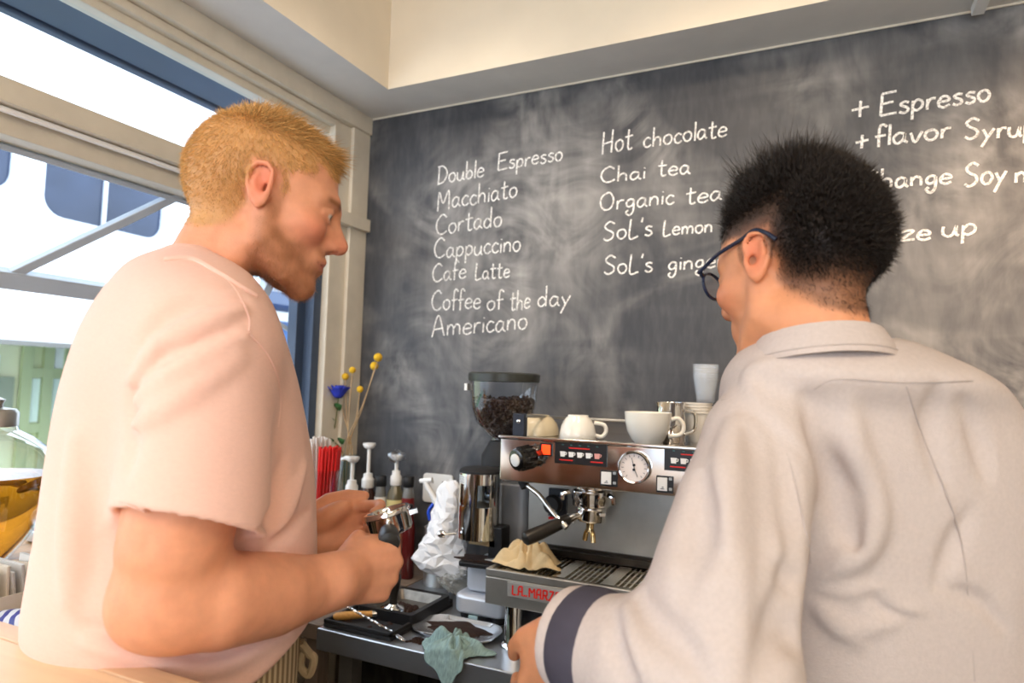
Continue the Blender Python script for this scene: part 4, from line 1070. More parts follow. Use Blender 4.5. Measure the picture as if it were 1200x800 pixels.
_mr = _nt.nodes.new('ShaderNodeMapRange'); _mr.inputs[1].default_value = .34; _mr.inputs[2].default_value = .56; _nt.links.new(_n.outputs['Fac'], _mr.inputs[0])
_mx = _nt.nodes.new('ShaderNodeMix'); _mx.data_type = 'RGBA'; _mx.inputs[6].default_value = (*lin((176, 174, 172)), 1); _mx.inputs[7].default_value = (*lin((250, 249, 246)), 1); _nt.links.new(_mr.outputs[0], _mx.inputs[0]); _nt.links.new(_mx.outputs[2], _b.inputs['Base Color'])
wall_back = bpy.data.objects['wall_back']
def chalk_line(words, r=.0027):
    mb = MB(); jr = random.Random(sum(map(ord, words[0][0]))+len(words))
    for txt, x0, y0, x1, y1, cap in words:
        tot = sum(G[c][0] for c in txt); cur = 0.0
        for c in txt:
            adv, sts = G[c]; dy = jr.uniform(-.03, .03)
            for st in sts:
                pts = catmull(st, 5) if len(st) > 2 else [np.array(p) for p in st]
                P3 = []
                for p in pts:
                    t = (cur+p[0]*.96)/tot; gx = x0+(x1-x0)*t; gy = y0+(y1-y0)*t-(p[1]+dy)*cap
                    P3.append(hit(gx+0.06*(p[1]*cap), gy, 1, YB-.0012))
                mb.tube(P3, r, 7, flat=((0, 1, 0), .35))
            cur += adv
    o = mb.build('chalk_writing', chalk, wall_back); return o
for wds in [[('Double', 512, 216, 568, 206, 21), ('Espresso', 582, 200, 660, 187, 20)], [('Macchiato', 511, 247, 607, 230, 23)], [('Cortado', 510, 275, 589, 264, 23)],
            [('Cappuccino', 508, 303, 611, 294, 23)], [('Cafe', 506, 331, 547, 326, 21), ('Latte', 556, 327, 598, 325, 19)],
            [('Coffee', 505, 364, 564, 361, 23), ('of', 570, 363, 590, 361, 21), ('the', 597, 364, 622, 361, 23), ('day', 629, 360, 670, 357, 23)], [('Americano', 505, 395, 619, 385, 25)],
            [('Hot', 704, 181, 742, 174, 26), ('chocolate', 753, 173, 853, 159, 22)], [('Chai', 703, 214, 758, 209, 18), ('tea', 770, 206, 810, 204, 20)],
            [('Organic', 702, 247, 791, 238, 21), ('tea', 803, 240, 847, 234, 21)], [("SoL's", 706, 282, 766, 276, 22), ('Lemon', 776, 276, 836, 272, 18)], [("SoL's", 707, 321, 766, 319, 22), ('ginger', 782, 317, 850, 313, 20)]]:
    chalk_line(wds)
for wds in [[('+', 996, 139, 1020, 135, 24), ('Espresso', 1029, 136, 1162, 117, 26)], [('+', 1001, 176, 1019, 173, 20), ('flavor', 1024, 172, 1116, 161, 24), ('Syrup', 1129, 164, 1216, 158, 24)],
            [('Change', 1008, 222, 1117, 215, 22), ('Soy', 1129, 219, 1181, 213, 27), ('milk', 1188, 214, 1250, 208, 24)], [('Size', 1022, 284, 1093, 280, 22), ('up', 1103, 278, 1147, 274, 25)]]:
    chalk_line(wds, .0035)

# ================================================================ THE COUNTER
ZT = .85; YF = 1.30
m_steel = mat('brushed_steel', (204, 208, 214), .36, metal=.9, noise=.04, nscale=30, rvar=.04, stretch=(1, 12, 12))
m_chrome = mat('chrome', (226, 226, 226), .07, metal=1.0)
m_mirror = mat('polished_panel', (214, 208, 204), .10, metal=1.0)
m_satin = mat('satin_steel', (184, 182, 176), .36, metal=.85, noise=.10, nscale=25)
m_black = mat('black_plastic', (24, 24, 26), .4); m_blackm = mat('black_rubber', (30, 30, 32), .7)
m_white = mat('white_plastic', (240, 240, 238), .35); m_ceram = mat('white_ceramic', (244, 238, 226), .18, coat=.4)
m_coffee = mat('coffee_grounds', (52, 32, 24), .95, noise=.5, nscale=260, bump=.6, bscale=500)
m_red = mat('red_plastic', (214, 36, 34), .35); m_dbrown = mat('dark_brown_bottle', (58, 34, 26), .2, coat=.3)
ct = thing('worktop', 'long brushed steel worktop along the chalkboard wall', 'worktop', (-.3, 1.6, ZT))
mb = MB(); mb.prism([(YF, ZT-.052), (YF+.02, ZT-.052), (YF+.02, ZT-.03), (YB-.003, ZT-.03), (YB-.003, ZT), (YF, ZT)], -1.115, XR-.01, Matrix(((0, 0, 1, 0), (1, 0, 0, 0), (0, 1, 0, 0), (0, 0, 0, 1)))); mb.build('steel_top', m_steel, ct, bevel=.004)
mb = MB(); mb.box((-1.10, YB-.02, ZT), (XR-.01, YB-.003, ZT+.06))
for x_ in (-1.07, -.02, 1.0, 2.0):
    mb = MB(); mb.box((x_-.02, YF+.06, .0), (x_+.02, YF+.10, ZT-.05)); mb.build('leg', m_satin, ct)
cb = thing('under_counter_cabinet', 'dark under-counter cabinet below the steel worktop', 'cabinet', (-.3, 1.7, 0))
mb = MB(); mb.box((-.96, 1.52, .05), (1.9, 1.93, .78)); mb.build('carcass', mat('cabinet_black', (26, 26, 30), .6), cb, bevel=.005)
mb = MB(); mb.box((-.96, 1.54, .0), (1.9, 1.90, .05)); mb.build('plinth', m_black, cb)
for k in range(4):
    x_ = -.94+.71*k; mb = MB(); mb.box((x_, 1.498, .08), (x_+.68, 1.52, .76)); d_ = mb.build('door', mat('cabinet_door_dark', (38, 38, 44), .5), cb, bevel=.003)
    mb = MB(); mb.tube([(x_+.62, 1.485, .60), (x_+.62, 1.485, .72)], .006, 8); mb.box((x_+.615, 1.485, .61), (x_+.625, 1.5, .62)); mb.build('handle', m_satin, d_)
mb = MB(); p = hit(617, 785, 1, 1.40); mb.tube([(p[0], 1.40, .80), (p[0], 1.40, .62), (p[0]+.01, 1.42, .5), (p[0]+.01, 1.42, .40)], .010, 10)
tag(mb.build('copper_pipe', mat('copper', (190, 110, 66), .3, metal=1.0)), 'short copper pipe under the steel worktop edge', 'pipe')
# side shelf between the worktop and the window wall
sh = thing('corner_shelf', 'dark wooden corner shelf beside the steel worktop under the window', 'shelf', (-1.32, 1.6, 0))
mb = MB(); mb.box((XW+.003, 1.32, ZT-.04), (-1.118, YB-.003, ZT-.001)); mb.build('shelf_board', mat('grey_wood', (128, 112, 98), .6, noise=.3, nscale=12, stretch=(1, 8, 1)), sh, bevel=.003)
for x_, y_ in ((-1.5, 1.36), (-1.16, 1.36), (-1.5, 1.9), (-1.16, 1.9)):
    mb = MB(); mb.box((x_-.02, y_-.02, 0), (x_+.02, y_+.02, ZT-.04)); mb.build('leg', mat('grey_wood', (128, 112, 98), .6), sh)

# ---------------------------------------------------------------- espresso machine
YP = 1.45
em = thing('espresso_machine', 'two-group stainless espresso machine with chrome front panel on the worktop', 'espresso machine', (-.34, 1.62, ZT))
def FPt(px, py, y=None): return hit(px, py, 1, YP if y is None else y)
X0, X1 = -.703, .02; ZU0, ZU1 = 1.224, 1.333
mb = MB(); mb.box((X0, YP, ZU0), (X1, 1.90, ZU1-.008)); mb.box((X0-.004, YP-.006, ZU1-.008), (X1+.004, YP+.012, ZU1)); up_ = mb.build('upper_housing', m_mirror, em, bevel=.003)
mb = MB(); mb.box((X0+.015, 1.60, 1.03), (X1-.015, 1.90, ZU0)); mb.build('back_panel', m_satin, em)
mb = MB(); mb.box((X0+.015, 1.575, 1.03), (X1-.015, 1.60, 1.046)); mb.box((X0+.02, 1.594, 1.046), (X1-.02, 1.5995, 1.052)); mb.build('splash_ledge', mat('dark_steel', (70, 64, 58), .35, metal=1.0), em)
mb = MB(); mb.box((X0, 1.39, .95), (X1, 1.90, 1.012)); mb.box((X0, 1.39, 1.012), (X1, 1.402, 1.03)); mb.box((X0, 1.402, 1.012), (X0+.012, 1.9, 1.03)); mb.box((X1-.012, 1.402, 1.012), (X1, 1.9, 1.03))
base = mb.build('drip_tray', m_satin, em, bevel=.003)
mb = MB(); mb.mi = 0
x_ = X0+.02
while x_ < X1-.02:
    mb.box((x_, 1.408, 1.022), (x_+.0045, 1.568, 1.029)); x_ += .0125
for y_ in (1.41, 1.46, 1.51, 1.562): mb.box((X0+.014, y_, 1.018), (X1-.014, y_+.005, 1.024))
for xx in (-.66, -.545, -.43, -.315, -.2, -.085): mb.box((xx, 1.408, 1.022), (xx+.028, 1.568, 1.0295))
mb.build('grate', mat('grate_steel', (206, 200, 186), .25, metal=1.0), base)
for (lx, ly) in ((-.645, 1.43), (-.03, 1.43), (-.645, 1.85), (-.03, 1.85)):
    mb = MB(); mb.lathe([(.0215, .95), (.0215, .868), (.023, .862), (.029, .858), (.031, .852), (.030, .8502)], 28, Matrix.Translation((lx, ly, 0))); mb.build('leg', m_chrome, em)
# name plate
pl0 = hit(595, 681, 1, 1.389); pl1 = hit(595, 698, 1, 1.389)
plz1, plz0 = pl0[2], pl1[2]; plx0 = pl0[0]
mb = MB(); mb.box((plx0, 1.3865, plz0), (plx0+.30, 1.3898, plz1)); plate = mb.build('name_plate', mat('plate_grey', (176, 176, 174), .4, metal=.5), base, bevel=.001)
mb = MB(); cur = plx0+.012; hz_ = (plz1-plz0)*.62; zb_ = plz0+(plz1-plz0)*.20
BL = {'L': '10,100 10,0 50,0', 'A': '6,0 6,70 16,100 50,100 50,0; 6,45 50,45', 'M': '4,0 4,100 34,50 64,100 64,0', 'R': '6,0 6,100 50,100 50,48 6,48; 28,48 54,0', 'Z': '4,100 52,100 4,0 54,0', 'O': '6,0 6,100 50,100 50,0 6,0', 'C': '52,100 6,100 6,0 52,0'}
for c in 'LA MARZOCCO':
    if c == ' ':
        mb.box((cur, 1.3855, zb_), (cur+.008, 1.3866, zb_+.003)); cur += .012; continue
    for st in BL[c].split(';'):
        pts = [tuple(float(t)/100 for t in q.split(',')) for q in st.split()]
        for a_, b_ in zip(pts[:-1], pts[1:]): mb.beam((cur+a_[0]*hz_*1.05, 1.386, zb_+a_[1]*hz_), (cur+b_[0]*hz_*1.05, 1.386, zb_+b_[1]*hz_), .0034, .0012, (0, 1, 0))
    wd_ = (.68 if c == 'M' else .56)*hz_*1.05
    cur += wd_+.0035
    if c != 'O': mb.box((cur-.003, 1.3855, zb_-.0005), (cur+.001, 1.3865, zb_+.002))
mb.build('lettering', mat('red_lettering', (226, 40, 30), .5), plate)
# steam knob, power switch, key pads, gauge
k0 = FPt(629, 533); k1 = hit(604, 539, 1, YP-.062)
ka = nz(np.array(k1)-k0)
mb = MB(); Mx = frame_m(k0, (1, 0, .3), ka); Lk = float(np.linalg.norm(np.array(k1)-k0))
mb.lathe([(.020, -.004), (.021, .012), (.024, .016), (.026, .022), (.0265, Lk-.012), (.024, Lk-.002), (.018, Lk)], 26, Mx)
for k in range(13):
    a = 2*PI*k/13; mb.tube([Mx @ Vector((.0262*math.cos(a), .0262*math.sin(a), .020)), Mx @ Vector((.0262*math.cos(a), .0262*math.sin(a), Lk-.010))], .0024, 6)
kn = mb.build('steam_knob', mat('black_gloss', (18, 18, 18), .15, coat=.5), em)
mb = MB(); mb.lathe([(.0145, Lk-.001), (.0145, Lk+.0025), (.012, Lk+.0035)], 24, Mx); mb.build('knob_cap', m_white, kn)
def plate_on(name, a, b, m, dep=.004, y=YP, parent=em, r=.0):
    p, q = FPt(*a, y), FPt(*b, y); mb = MB()
    mb.box((min(p[0], q[0]), y-dep, min(p[2], q[2])), (max(p[0], q[0]), y+.0005, max(p[2], q[2]))); return mb.build(name, m, parent, bevel=.0008)
sw = plate_on('power_switch', (634, 518.5), (647.5, 534.5), m_black)
plate_on('switch_lamp', (636, 520.5), (645.5, 532.5), mat('lit_red', (255, 70, 30), .3, emit=(255, 60, 20), es=1.6), .006, parent=sw)
def keypad(x0, y0, x1, y1):
    kp = plate_on('key_pad', (x0, y0), (x1, y1), mat('key_pad_black', (30, 29, 31), .35))
    a, b_ = FPt(x0, y0), FPt(x1, y1); xa, xb = sorted((a[0], b_[0])); za, zb = sorted((a[2], b_[2])); w_ = xb-xa; h_ = zb-za; yy = YP-.0047
    for i in range(5):
        cx = xa+w_*(.16+.165*i); cz = za+h_*.46; s_ = w_*.052
        mb = MB(); mb.prism([(cx-s_, cz+s_*.9), (cx-s_*.8, cz-s_*.9), (cx+s_*.8, cz-s_*.9), (cx+s_, cz+s_*.9)], -yy-.0003, -yy+.0003, Matrix(((1, 0, 0, 0), (0, 0, -1, 0), (0, 1, 0, 0), (0, 0, 0, 1))))
        mb.tube([(cx+s_, yy, cz+s_*.6), (cx+s_*1.5, yy, cz+s_*.5), (cx+s_*1.4, yy, cz-.1*s_), (cx+s_*.9, yy, cz-s_*.2)], s_*.16, 5)
        mb.build('cup_icon', m_white if i < 4 else mat('pink_icon', (226, 160, 150), .5), kp)
    for (u0, u1, v) in ((.28, .68, .74), (.1, .36, .16), (.70, .93, .16)):
        mb = MB(); mb.box((xa+w_*u0, yy-.0004, za+h_*v), (xa+w_*u1, yy, za+h_*(v+.05))); mb.build('red_mark', mat('red_lettering', (226, 40, 30), .5), kp)
    for i in range(5):
        mb = MB(); mb.box((xa+w_*(.14+.165*i), yy-.0004, za+h_*.88), (xa+w_*(.18+.165*i), yy, za+h_*.92)); mb.build('indicator', mat('teal_dot', (60, 110, 110), .4), kp)
keypad(651, 517.5, 711.5, 547); keypad(779, 524.5, 850, 556)
def rocker(x0, y0, x1, y1):
    s_ = plate_on('rocker_switch', (x0, y0), (x1, y1), m_black)
    plate_on('rocker', (x0+1.5, y0+2), (x0+(x1-x0)*.66, y1-3.0), m_white, .0065, parent=s_)
    for v in (.12, .68): plate_on('lamp_lens', (x0+(x1-x0)*.76, y0+(y1-y0)*v), (x1-1, y0+(y1-y0)*(v+.17)), mat('lens_grey', (170, 176, 180), .3), .005, parent=s_)
    q = FPt((x0*.62+x1*.38), (y0+y1)/2); mb = MB(); mb.box((q[0]-.004, YP-.0071, q[2]-.0095), (q[0]+.004, YP-.0065, q[2]-.008)); mb.box((q[0]-.001, YP-.0071, q[2]-.006), (q[0]+.003, YP-.0065, q[2]-.0045)); mb.build('rocker_mark', m_black, s_)
rocker(704, 550, 723.5, 570.5); rocker(769.5, 556.5, 789, 578)
gc = FPt(744, 547); Mx = frame_m(gc, (1, 0, 0), (0, -1, 0))
mb = MB(); mb.lathe([(.0365, -.001), (.0365, .010), (.034, .013), (.031, .012), (.0305, .008)], 40, Mx, cap=False); ga = mb.build('pressure_gauge', m_chrome, em)
mb = MB(); mb.lathe([(.0308, .0), (.0308, .0075)], 40, Mx); mb.build('dial', mat('dial_white', (244, 232, 226), .5), ga)
mb = MB()
for k in range(13):
    a = math.radians(-50+280*k/12); 
    mb.beam(Mx @ Vector((.023*math.cos(a), .023*math.sin(a), .0079)), Mx @ Vector((.028*math.cos(a), .028*math.sin(a), .0079)), .0009, .0004, (0, 1, 0))
for (a0, l0, l1, w_) in ((105, -.002, .021, .0011), (-68, -.002, .022, .0011)):
    a = math.radians(a0); mb.beam(Mx @ Vector((l0*math.cos(a), l0*math.sin(a), .0084)), Mx @ Vector((l1*math.cos(a), l1*math.sin(a), .0084)), w_, .0006, (0, 1, 0))
for v in (.005, -.005): mb.lathe([(.0030, .0076), (.0030, .0095)], 14, Mx @ Matrix.Translation((0, -v, 0)))
mb.build('needle', m_black, ga)
# groups, spouts, wand
def group_head(gx):
    M_ = Matrix.Translation((gx, 1.522, 0))
    mb = MB(); mb.lathe([(.040, 1.232), (.040, 1.214), (.047, 1.210), (.047, 1.190), (.0445, 1.186), (.0445, 1.174), (.036, 1.170)], 36, M_); mb.box((gx-.03, 1.522, 1.19), (gx+.03, 1.60, 1.224)); g_ = mb.build('group_head', m_chrome, em, bevel=.0015)
    for k in range(2):
        mb = MB(); s_ = -1 if k else 1; mb.tube([(gx+s_*.048, 1.50, 1.205), (gx+s_*.062, 1.492, 1.200), (gx+s_*.064, 1.492, 1.186)], .006, 8); mb.build('locking_lug', m_chrome, g_)
GX = hit(693, 590, 1, 1.522)[0]; group_head(GX); group_head(GX+.34)
mb = MB(); w0 = np.array(hit(613, 564, 1, 1.49)); mb.tube(catmull([w0+(0, .01, .02), w0, hit(632, 580, 1, 1.475), hit(646, 598, 1, 1.455), hit(660, 614, 1, 1.445)], 6), [.0075]*7+[.006]*18, 12)
wa = mb.build('steam_wand', m_chrome, em); mb = MB(); mb.lathe([(.0115, -.016), (.0125, 0), (.0115, .012), (.007, .016)], 18, frame_m(w0, (1, 0, 0), (-.5, .2, .8))); mb.build('wand_joint', m_blackm, wa)
wt = np.array(hit(660, 614, 1, 1.445)); mb = MB(); mb.tube([wt-(0, 0, 0), wt+nz(wt-np.array(hit(646, 598, 1, 1.455)))*.012], [.0075, .0068], 12); mb.build('wand_tip', m_satin, wa)
vv = np.array(hit(650, 590, 1, 1.575)); mb = MB(); mb.lathe([(.022, 0), (.024, .006), (.024, .020), (.019, .026)], 20, frame_m(vv, (1, 0, 0), (0, -1, 0))); va = mb.build('water_valve', m_black, em)
mb = MB(); mb.box((vv[0]-.022, 1.588, vv[2]-.034), (vv[0]+.026, 1.5995, vv[2]+.036)); mb.build('valve_plate', mat('valve_plate_black', (34, 36, 44), .4), va)
mb = MB(); mb.box((vv[0]-.02, 1.585, vv[2]-.042), (vv[0]+.02, 1.5995, vv[2]-.036)); mb.build('red_strip', m_red, va)
q = np.array(hit(663, 606, 1, 1.597)); mb = MB(); mb.box((q[0]-.026, 1.596, q[2]-.012), (q[0]+.022, 1.5995, q[2]+.010)); mb.build('sticker', m_white, em)
# cup rail on top with a black end bracket
b0 = hit(601, 508, 1, 1.475); b1 = hit(615, 484.5, 1, 1.475)
mb = MB(); mb.box((b0[0], 1.472, ZU1-.012), (b1[0], 1.494, b1[2])); br = mb.build('rail_bracket', mat('bracket_blue_black', (34, 40, 54), .45), em, bevel=.002)
mb = MB(); mb.lathe([(.005, 0), (.005, .002), (.003, .0035)], 14, frame_m(((b0[0]+b1[0])/2+.001, 1.472, b1[2]-.019), (1, 0, 0), (0, -1, 0))); mb.build('screw', m_chrome, br)
zr_ = hit(690, 491, 1, 1.86)[2]
mb = MB(); mb.tube([(b1[0]+.0, 1.485, b1[2]-.006), (b1[0]-.0, 1.86, zr_)], .004, 8)
mb.tube([(X0+.02, 1.862, zr_), (X1-.02, 1.862, zr_)], .0045, 10)
for xx in (X0+.02, -.45, -.2, X1-.02): mb.tube([(xx, 1.862, ZU1-.01), (xx, 1.862, zr_)], .004, 8)
mb.build('cup_rail', m_satin, em)
mb = MB(); mb.box((X0+.02, 1.868, ZU1-.01), (X1-.02, 1.874, zr_-.002)); mb.build('rail_guard', mat('guard_grey', (120, 118, 116), .3, metal=.7), em)

def portafilter(lbl, c, hd, rim_n, parent_name='portafilter', spout=True, hl=1.0, drop=0.0):
    # c basket rim centre, hd handle direction, rim_n rim normal (up)
    t = thing(parent_name, lbl, 'portafilter', c)
    Mx = frame_m(c, hd, rim_n)
    mb = MB(); mb.lathe([(.0300, -.022), (.0285, -.002), (.0305, .0015), (.0352, .0015), (.0362, -.001), (.0362, -.006), (.0345, -.008), (.0340, -.030), (.031, -.035), (.012, -.040)], 40, Mx, cap=False)
    mb.lathe([(.0295, -.022), (.001, -.0225)], 40, Mx, cap=False)
    r_ = mb.build('basket_ring', m_chrome, t)
    for s_ in (-1, 1):
        mb = MB(); mb.box((-.008, .033*s_-.006, -.016), (.008, .033*s_+.009*s_+.004, -.009), Mx); mb.build('lug', m_chrome, r_)
    mb = MB(); mb.tube([Mx @ Vector((.030, 0, -.020)), Mx @ Vector((.050, 0, -.022-drop*.008)), Mx @ Vector((.064, 0, -.024-drop*.020))], [.009, .0085, .0115], 18); mb.build('neck', m_chrome, t)
    mb = MB(); pts = [(.062, -.0236), (.068, -.024), (.095, -.026), (.130, -.029), (.160, -.031), (.175, -.032), (.180, -.0325)]
    mb.tube([Mx @ Vector((.062+(a-.062)*hl, 0, b_-drop*(a-.042)*hl)) for a, b_ in pts], [.0115, .0135, .0150, .0158, .0165, .0150, .008], 22); mb.build('handle', mat('handle_black', (36, 33, 30), .35), t)
    if spout:
        mb = MB(); mb.tube([Mx @ Vector((0, 0, -.036)), Mx @ Vector((0, 0, -.050)), Mx @ Vector((.0, .004, -.060))], [.0105, .0095, .009], 16)
        mb.tube(catmull([Mx @ Vector((0, 0, -.052)), Mx @ Vector((0, .012, -.062)), Mx @ Vector((0, .017, -.082))], 5), .0065, 12)
        mb.tube(catmull([Mx @ Vector((0, 0, -.052)), Mx @ Vector((0, -.012, -.062)), Mx @ Vector((0, -.017, -.082))], 5), .0065, 12); mb.build('spout', mat('brass_chrome', (206, 178, 130), .15, metal=1.0), t)
    return t
gz_ = 1.172; pc_ = np.array((GX, 1.522, gz_)); hend = np.array(hit(620, 627, 1, 1.385)); 
portafilter('chrome portafilter with black handle locked into the espresso machine', pc_, nz((hend-pc_)*np.array([1, 1, 0])), (nz(np.array([0, 0, 1.]))+0.0)*1.0+nz(pc_-hend)*np.array([.06, .06, 0]), drop=.30)
# the one held by the man in the T-shirt
pcm = np.array(A1(453, 598, .955)); hto = np.array(W(446, 619, .865)); hdm = nz(hto-pcm)
RGT = RC[:, 0]; TOW = -RC[:, 2]
portafilter('chrome portafilter held in both hands by the person in the pink T-shirt', pcm, hdm, nz(np.array([0, 0, 1.])-hdm*hdm[2]-.30*(RGT-hdm*(RGT@hdm))), spout=False, hl=.40)

# ---------------------------------------------------------------- cups on the machine
ZM = ZU1-.0078
def cup(name, lbl, x_, y_, r, h, upside=False, ha=0.0, m=None, handle=True, group=None, z=None):
    z = ZM if z is None else z
    t = thing(name, lbl, 'cup', (x_, y_, z), 0, group)
    prof = [(r*.50, 0), (r*.54, .0), (r*.56, .004), (r*.70, h*.16), (r*.88, h*.42), (r*.97, h*.72), (r, h), (r*.985, h+.001), (r*.955, h), (r*.93, h*.72), (r*.83, h*.42), (r*.55, h*.14), (.002, h*.12)]
    Mx = Matrix.Translation((x_, y_, z))
    if upside: Mx = Mx @ Matrix.Translation((0, 0, h+.001)) @ Matrix.Rotation(PI, 4, 'X')
    mb = MB(); mb.lathe(prof, 36, Mx, cap=False); mb.lathe([(.001, .0005), (r*.5, .0)], 36, Mx, cap=False); mb.build('cup_body', m or m_ceram, t)
    if handle:
        d = Vector((math.cos(ha), math.sin(ha), 0)); c = Vector((x_, y_, z))
        hh = (lambda v: h-v) if upside else (lambda v: v)
        pts = [c+d*(r*.95)+Vector((0, 0, hh(h*.80))), c+d*(r*1.28)+Vector((0, 0, hh(h*.84))), c+d*(r*1.50)+Vector((0, 0, hh(h*.62))), c+d*(r*1.38)+Vector((0, 0, hh(h*.36))), c+d*(r*.86)+Vector((0, 0, hh(h*.28)))]
        mb = MB(); mb.tube(catmull(pts, 6), .0052, 10); mb.build('handle', m or m_ceram, t)
    return t
p = hit(677, 512, 1, 1.535); cup('cup', 'white cup turned upside down on the espresso machine', p[0], 1.535, .0455, .060, True, .35)
p = hit(759, 512, 1, 1.525); cup('cup', 'large white cup standing upright on the espresso machine near the gauge', p[0], 1.525, .054, .074, False, .30)
p = hit(629, 505, 1, 1.62); cup('cup', 'beige bowl-shaped cup beside the black rail bracket', p[0], 1.62, .060, .052, True, 0, mat('beige_ceramic', (212, 196, 164), .25, coat=.3), False)
p = hit(785, 500, 1, 1.63)
t = thing('milk_jug', 'steel milk jug behind the large upright white cup', 'jug', (p[0], 1.63, ZM)); mb = MB(); mb.lathe([(.034, 0), (.037, .004), (.037, .06), (.034, .085), (.037, .098), (.0355, .098), (.033, .085), (.035, .06), (.035, .006), (.001, .005)], 30, Matrix.Translation((p[0], 1.63, ZM)), cap=False); mb.build('jug_body', m_chrome, t)
mb = MB(); mb.tube(catmull([(p[0]+.036, 1.63, ZM+.08), (p[0]+.058, 1.635, ZM+.072), (p[0]+.058, 1.635, ZM+.035), (p[0]+.037, 1.63, ZM+.022)], 5), .004, 8); mb.build('handle', m_chrome, t)
# stacks of cups at the back
def tumbler(x_, y_, z, r0, r1, h, m, name, lbl, grp):
    mb = MB(); mb.lathe([(.001, .001), (r0-.001, .0), (r0, .002), (r1, h), (r1+.0022, h), (r1+.0022, h-.003), (r1, h-.004)], 28, Matrix.Translation((x_, y_, z)), cap=False)
    o = mb.build(name, m, None, local=(x_, y_, z)); return tag(o, lbl, 'cup', grp)
m_paper = mat('paper_cup_white', (236, 230, 220), .6)
pz = hit(817, 463, 1, 1.70); px_ = pz[0]; h0 = .075
n_ = int((pz[2]-ZM-h0)/.0075)
for k in range(max(n_, 3)-1): tumbler(px_, 1.70, ZM+k*.0075, .026, .036, h0, m_paper, 'paper_cup', 'white paper cup in a nested stack on the espresso machine', 'stacked paper cups')
zt_ = ZM+(max(n_, 3)-2)*.0075+h0+.002; pg = hit(828, 450, 1, 1.66); zb2 = hit(828, 433, 1, 1.66)[2]
m_cl = mat('clear_cup', (226, 232, 240), .12, alpha=.28, spec=.7)
zz0 = hit(828, 470, 1, 1.66)[2]
mb = MB()
for k in range(7): tumbler(px_+.022, 1.69, zt_+k*.006-.0, .022, .030, .058, m_cl, 'clear_tumbler', 'clear tumbler nested in the stack above the paper cups', 'stacked clear tumblers')

# ---------------------------------------------------------------- grinder
gx_, gy_ = -.800, 1.665
gr = thing('coffee_grinder', 'silver coffee grinder with clear bean hopper beside the espresso machine', 'grinder', (gx_, gy_, ZT))
m_silver = mat('silver_paint', (206, 210, 218), .32, metal=.35)
b0 = hit(534, 712, 2, .872); b1 = hit(581, 722, 2, .872)
mb = MB(); bx0, bx1, by0, by1 = b0[0], b0[0]+.150, 1.515, 1.80
mb.prism(rrect(bx0, by0, bx1, by1, .03), .868, .915); mb.prism(rrect(bx0+.012, by0+.035, bx1-.012, by1-.01, .03), .915, .985)
o = mb.build('base', m_silver, gr, bevel=.010, seg=3)
for fx, fy in ((bx0+.03, by0+.03), (bx1-.03, by0+.03), (bx0+.03, by1-.03), (bx1-.03, by1-.03)):
    mb = MB(); mb.lathe([(.016, ZT), (.018, .858), (.016, .870)], 16, Matrix.Translation((fx, fy, 0))); mb.build('foot', m_blackm, gr)
mb = MB(); mb.box((bx0+.05, by0-.0015, .855), (bx0+.075, by0+.004, .868)); mb.build('foot_label', mat('pale_blue', (170, 200, 206), .4), gr)
# body column
mb = MB(); mb.prism(rrect(bx0+.045, 1.62, bx1+.01, 1.79, .03), .98, 1.19); mb.build('motor_body', mat('grinder_grey', (150, 152, 156), .4, metal=.4), gr, bevel=.006)
mb = MB(); mb.lathe([(.058, 1.185), (.062, 1.20), (.062, 1.255), (.050, 1.275), (.040, 1.295)], 32, Matrix.Translation((hit(590, 520, 1, 1.71)[0], 1.71, 0))); mb.build('burr_collar', m_blackm, gr)
# doser
dc_ = hit(563, 590, 1, 1.565); dx_, dy_ = dc_[0], 1.565; dz0 = hit(563, 629, 1, 1.565)[2]; dz1 = hit(563, 553, 1, 1.565)[2]
Md = Matrix.Translation((dx_, dy_, 0)); rd = .057
def arc_panel(a0, a1, z0, z1, r0, r1, m_, name, parent, nn=10):
    mb = MB(); A_ = [math.radians(a0+(a1-a0)*k/nn) for k in range(nn+1)]; vs = []
    for r in (r0, r1):
        for z in (z0, z1):
            for a in A_: vs.append((dx_+r*math.cos(a), dy_+r*math.sin(a), z))
    n1 = nn+1; fs = []
    for k in range(nn): fs += [(k, k+1, n1+k+1, n1+k), (2*n1+k, 3*n1+k, 3*n1+k+1, 2*n1+k+1), (n1+k, n1+k+1, 3*n1+k+1, 3*n1+k), (k, 2*n1+k, 2*n1+k+1, k+1)]
    fs += [(0, n1, 3*n1, 2*n1), (nn, 2*n1+nn, 3*n1+nn, n1+nn)]; mb.add(vs, fs); return mb.build(name, m_, parent)
zw0 = dz0+(dz1-dz0)*.50; zw1 = dz0+(dz1-dz0)*.84
mb = MB(); mb.lathe([(.02, dz0), (rd, dz0), (rd, zw0), (rd-.003, zw0), (rd-.003, dz0+.01)], 40, Md, cap=False); ds = mb.build('doser_cylinder', m_chrome, gr)
mb = MB(); mb.lathe([(rd-.003, zw1), (rd, zw1), (rd, dz1), (rd-.003, dz1), (rd-.003, zw1)], 40, Md, cap=False); mb.build('doser_top_band', m_chrome, ds)
for a0, a1 in ((-205, -140), (-112, -72), (-38, 155)): arc_panel(a0, a1, zw0, zw1, rd-.003, rd, m_chrome, 'doser_post', ds, 14)
mb = MB(); mb.lathe([(rd-.004, zw0), (rd-.004, zw1)], 40, Md, cap=False); mb.build('doser_window', glass('doser_glass', (.78, .82, .86), 0, .3), ds)
mb = MB(); mb.lathe([(.010, dz0+.01), (.010, dz1)], 14, Md); mb.lathe([(rd-.006, zw0-.004), (.012, zw0+.010), (.011, zw0+.012)], 30, Md); mb.build('doser_vanes', m_satin, ds)
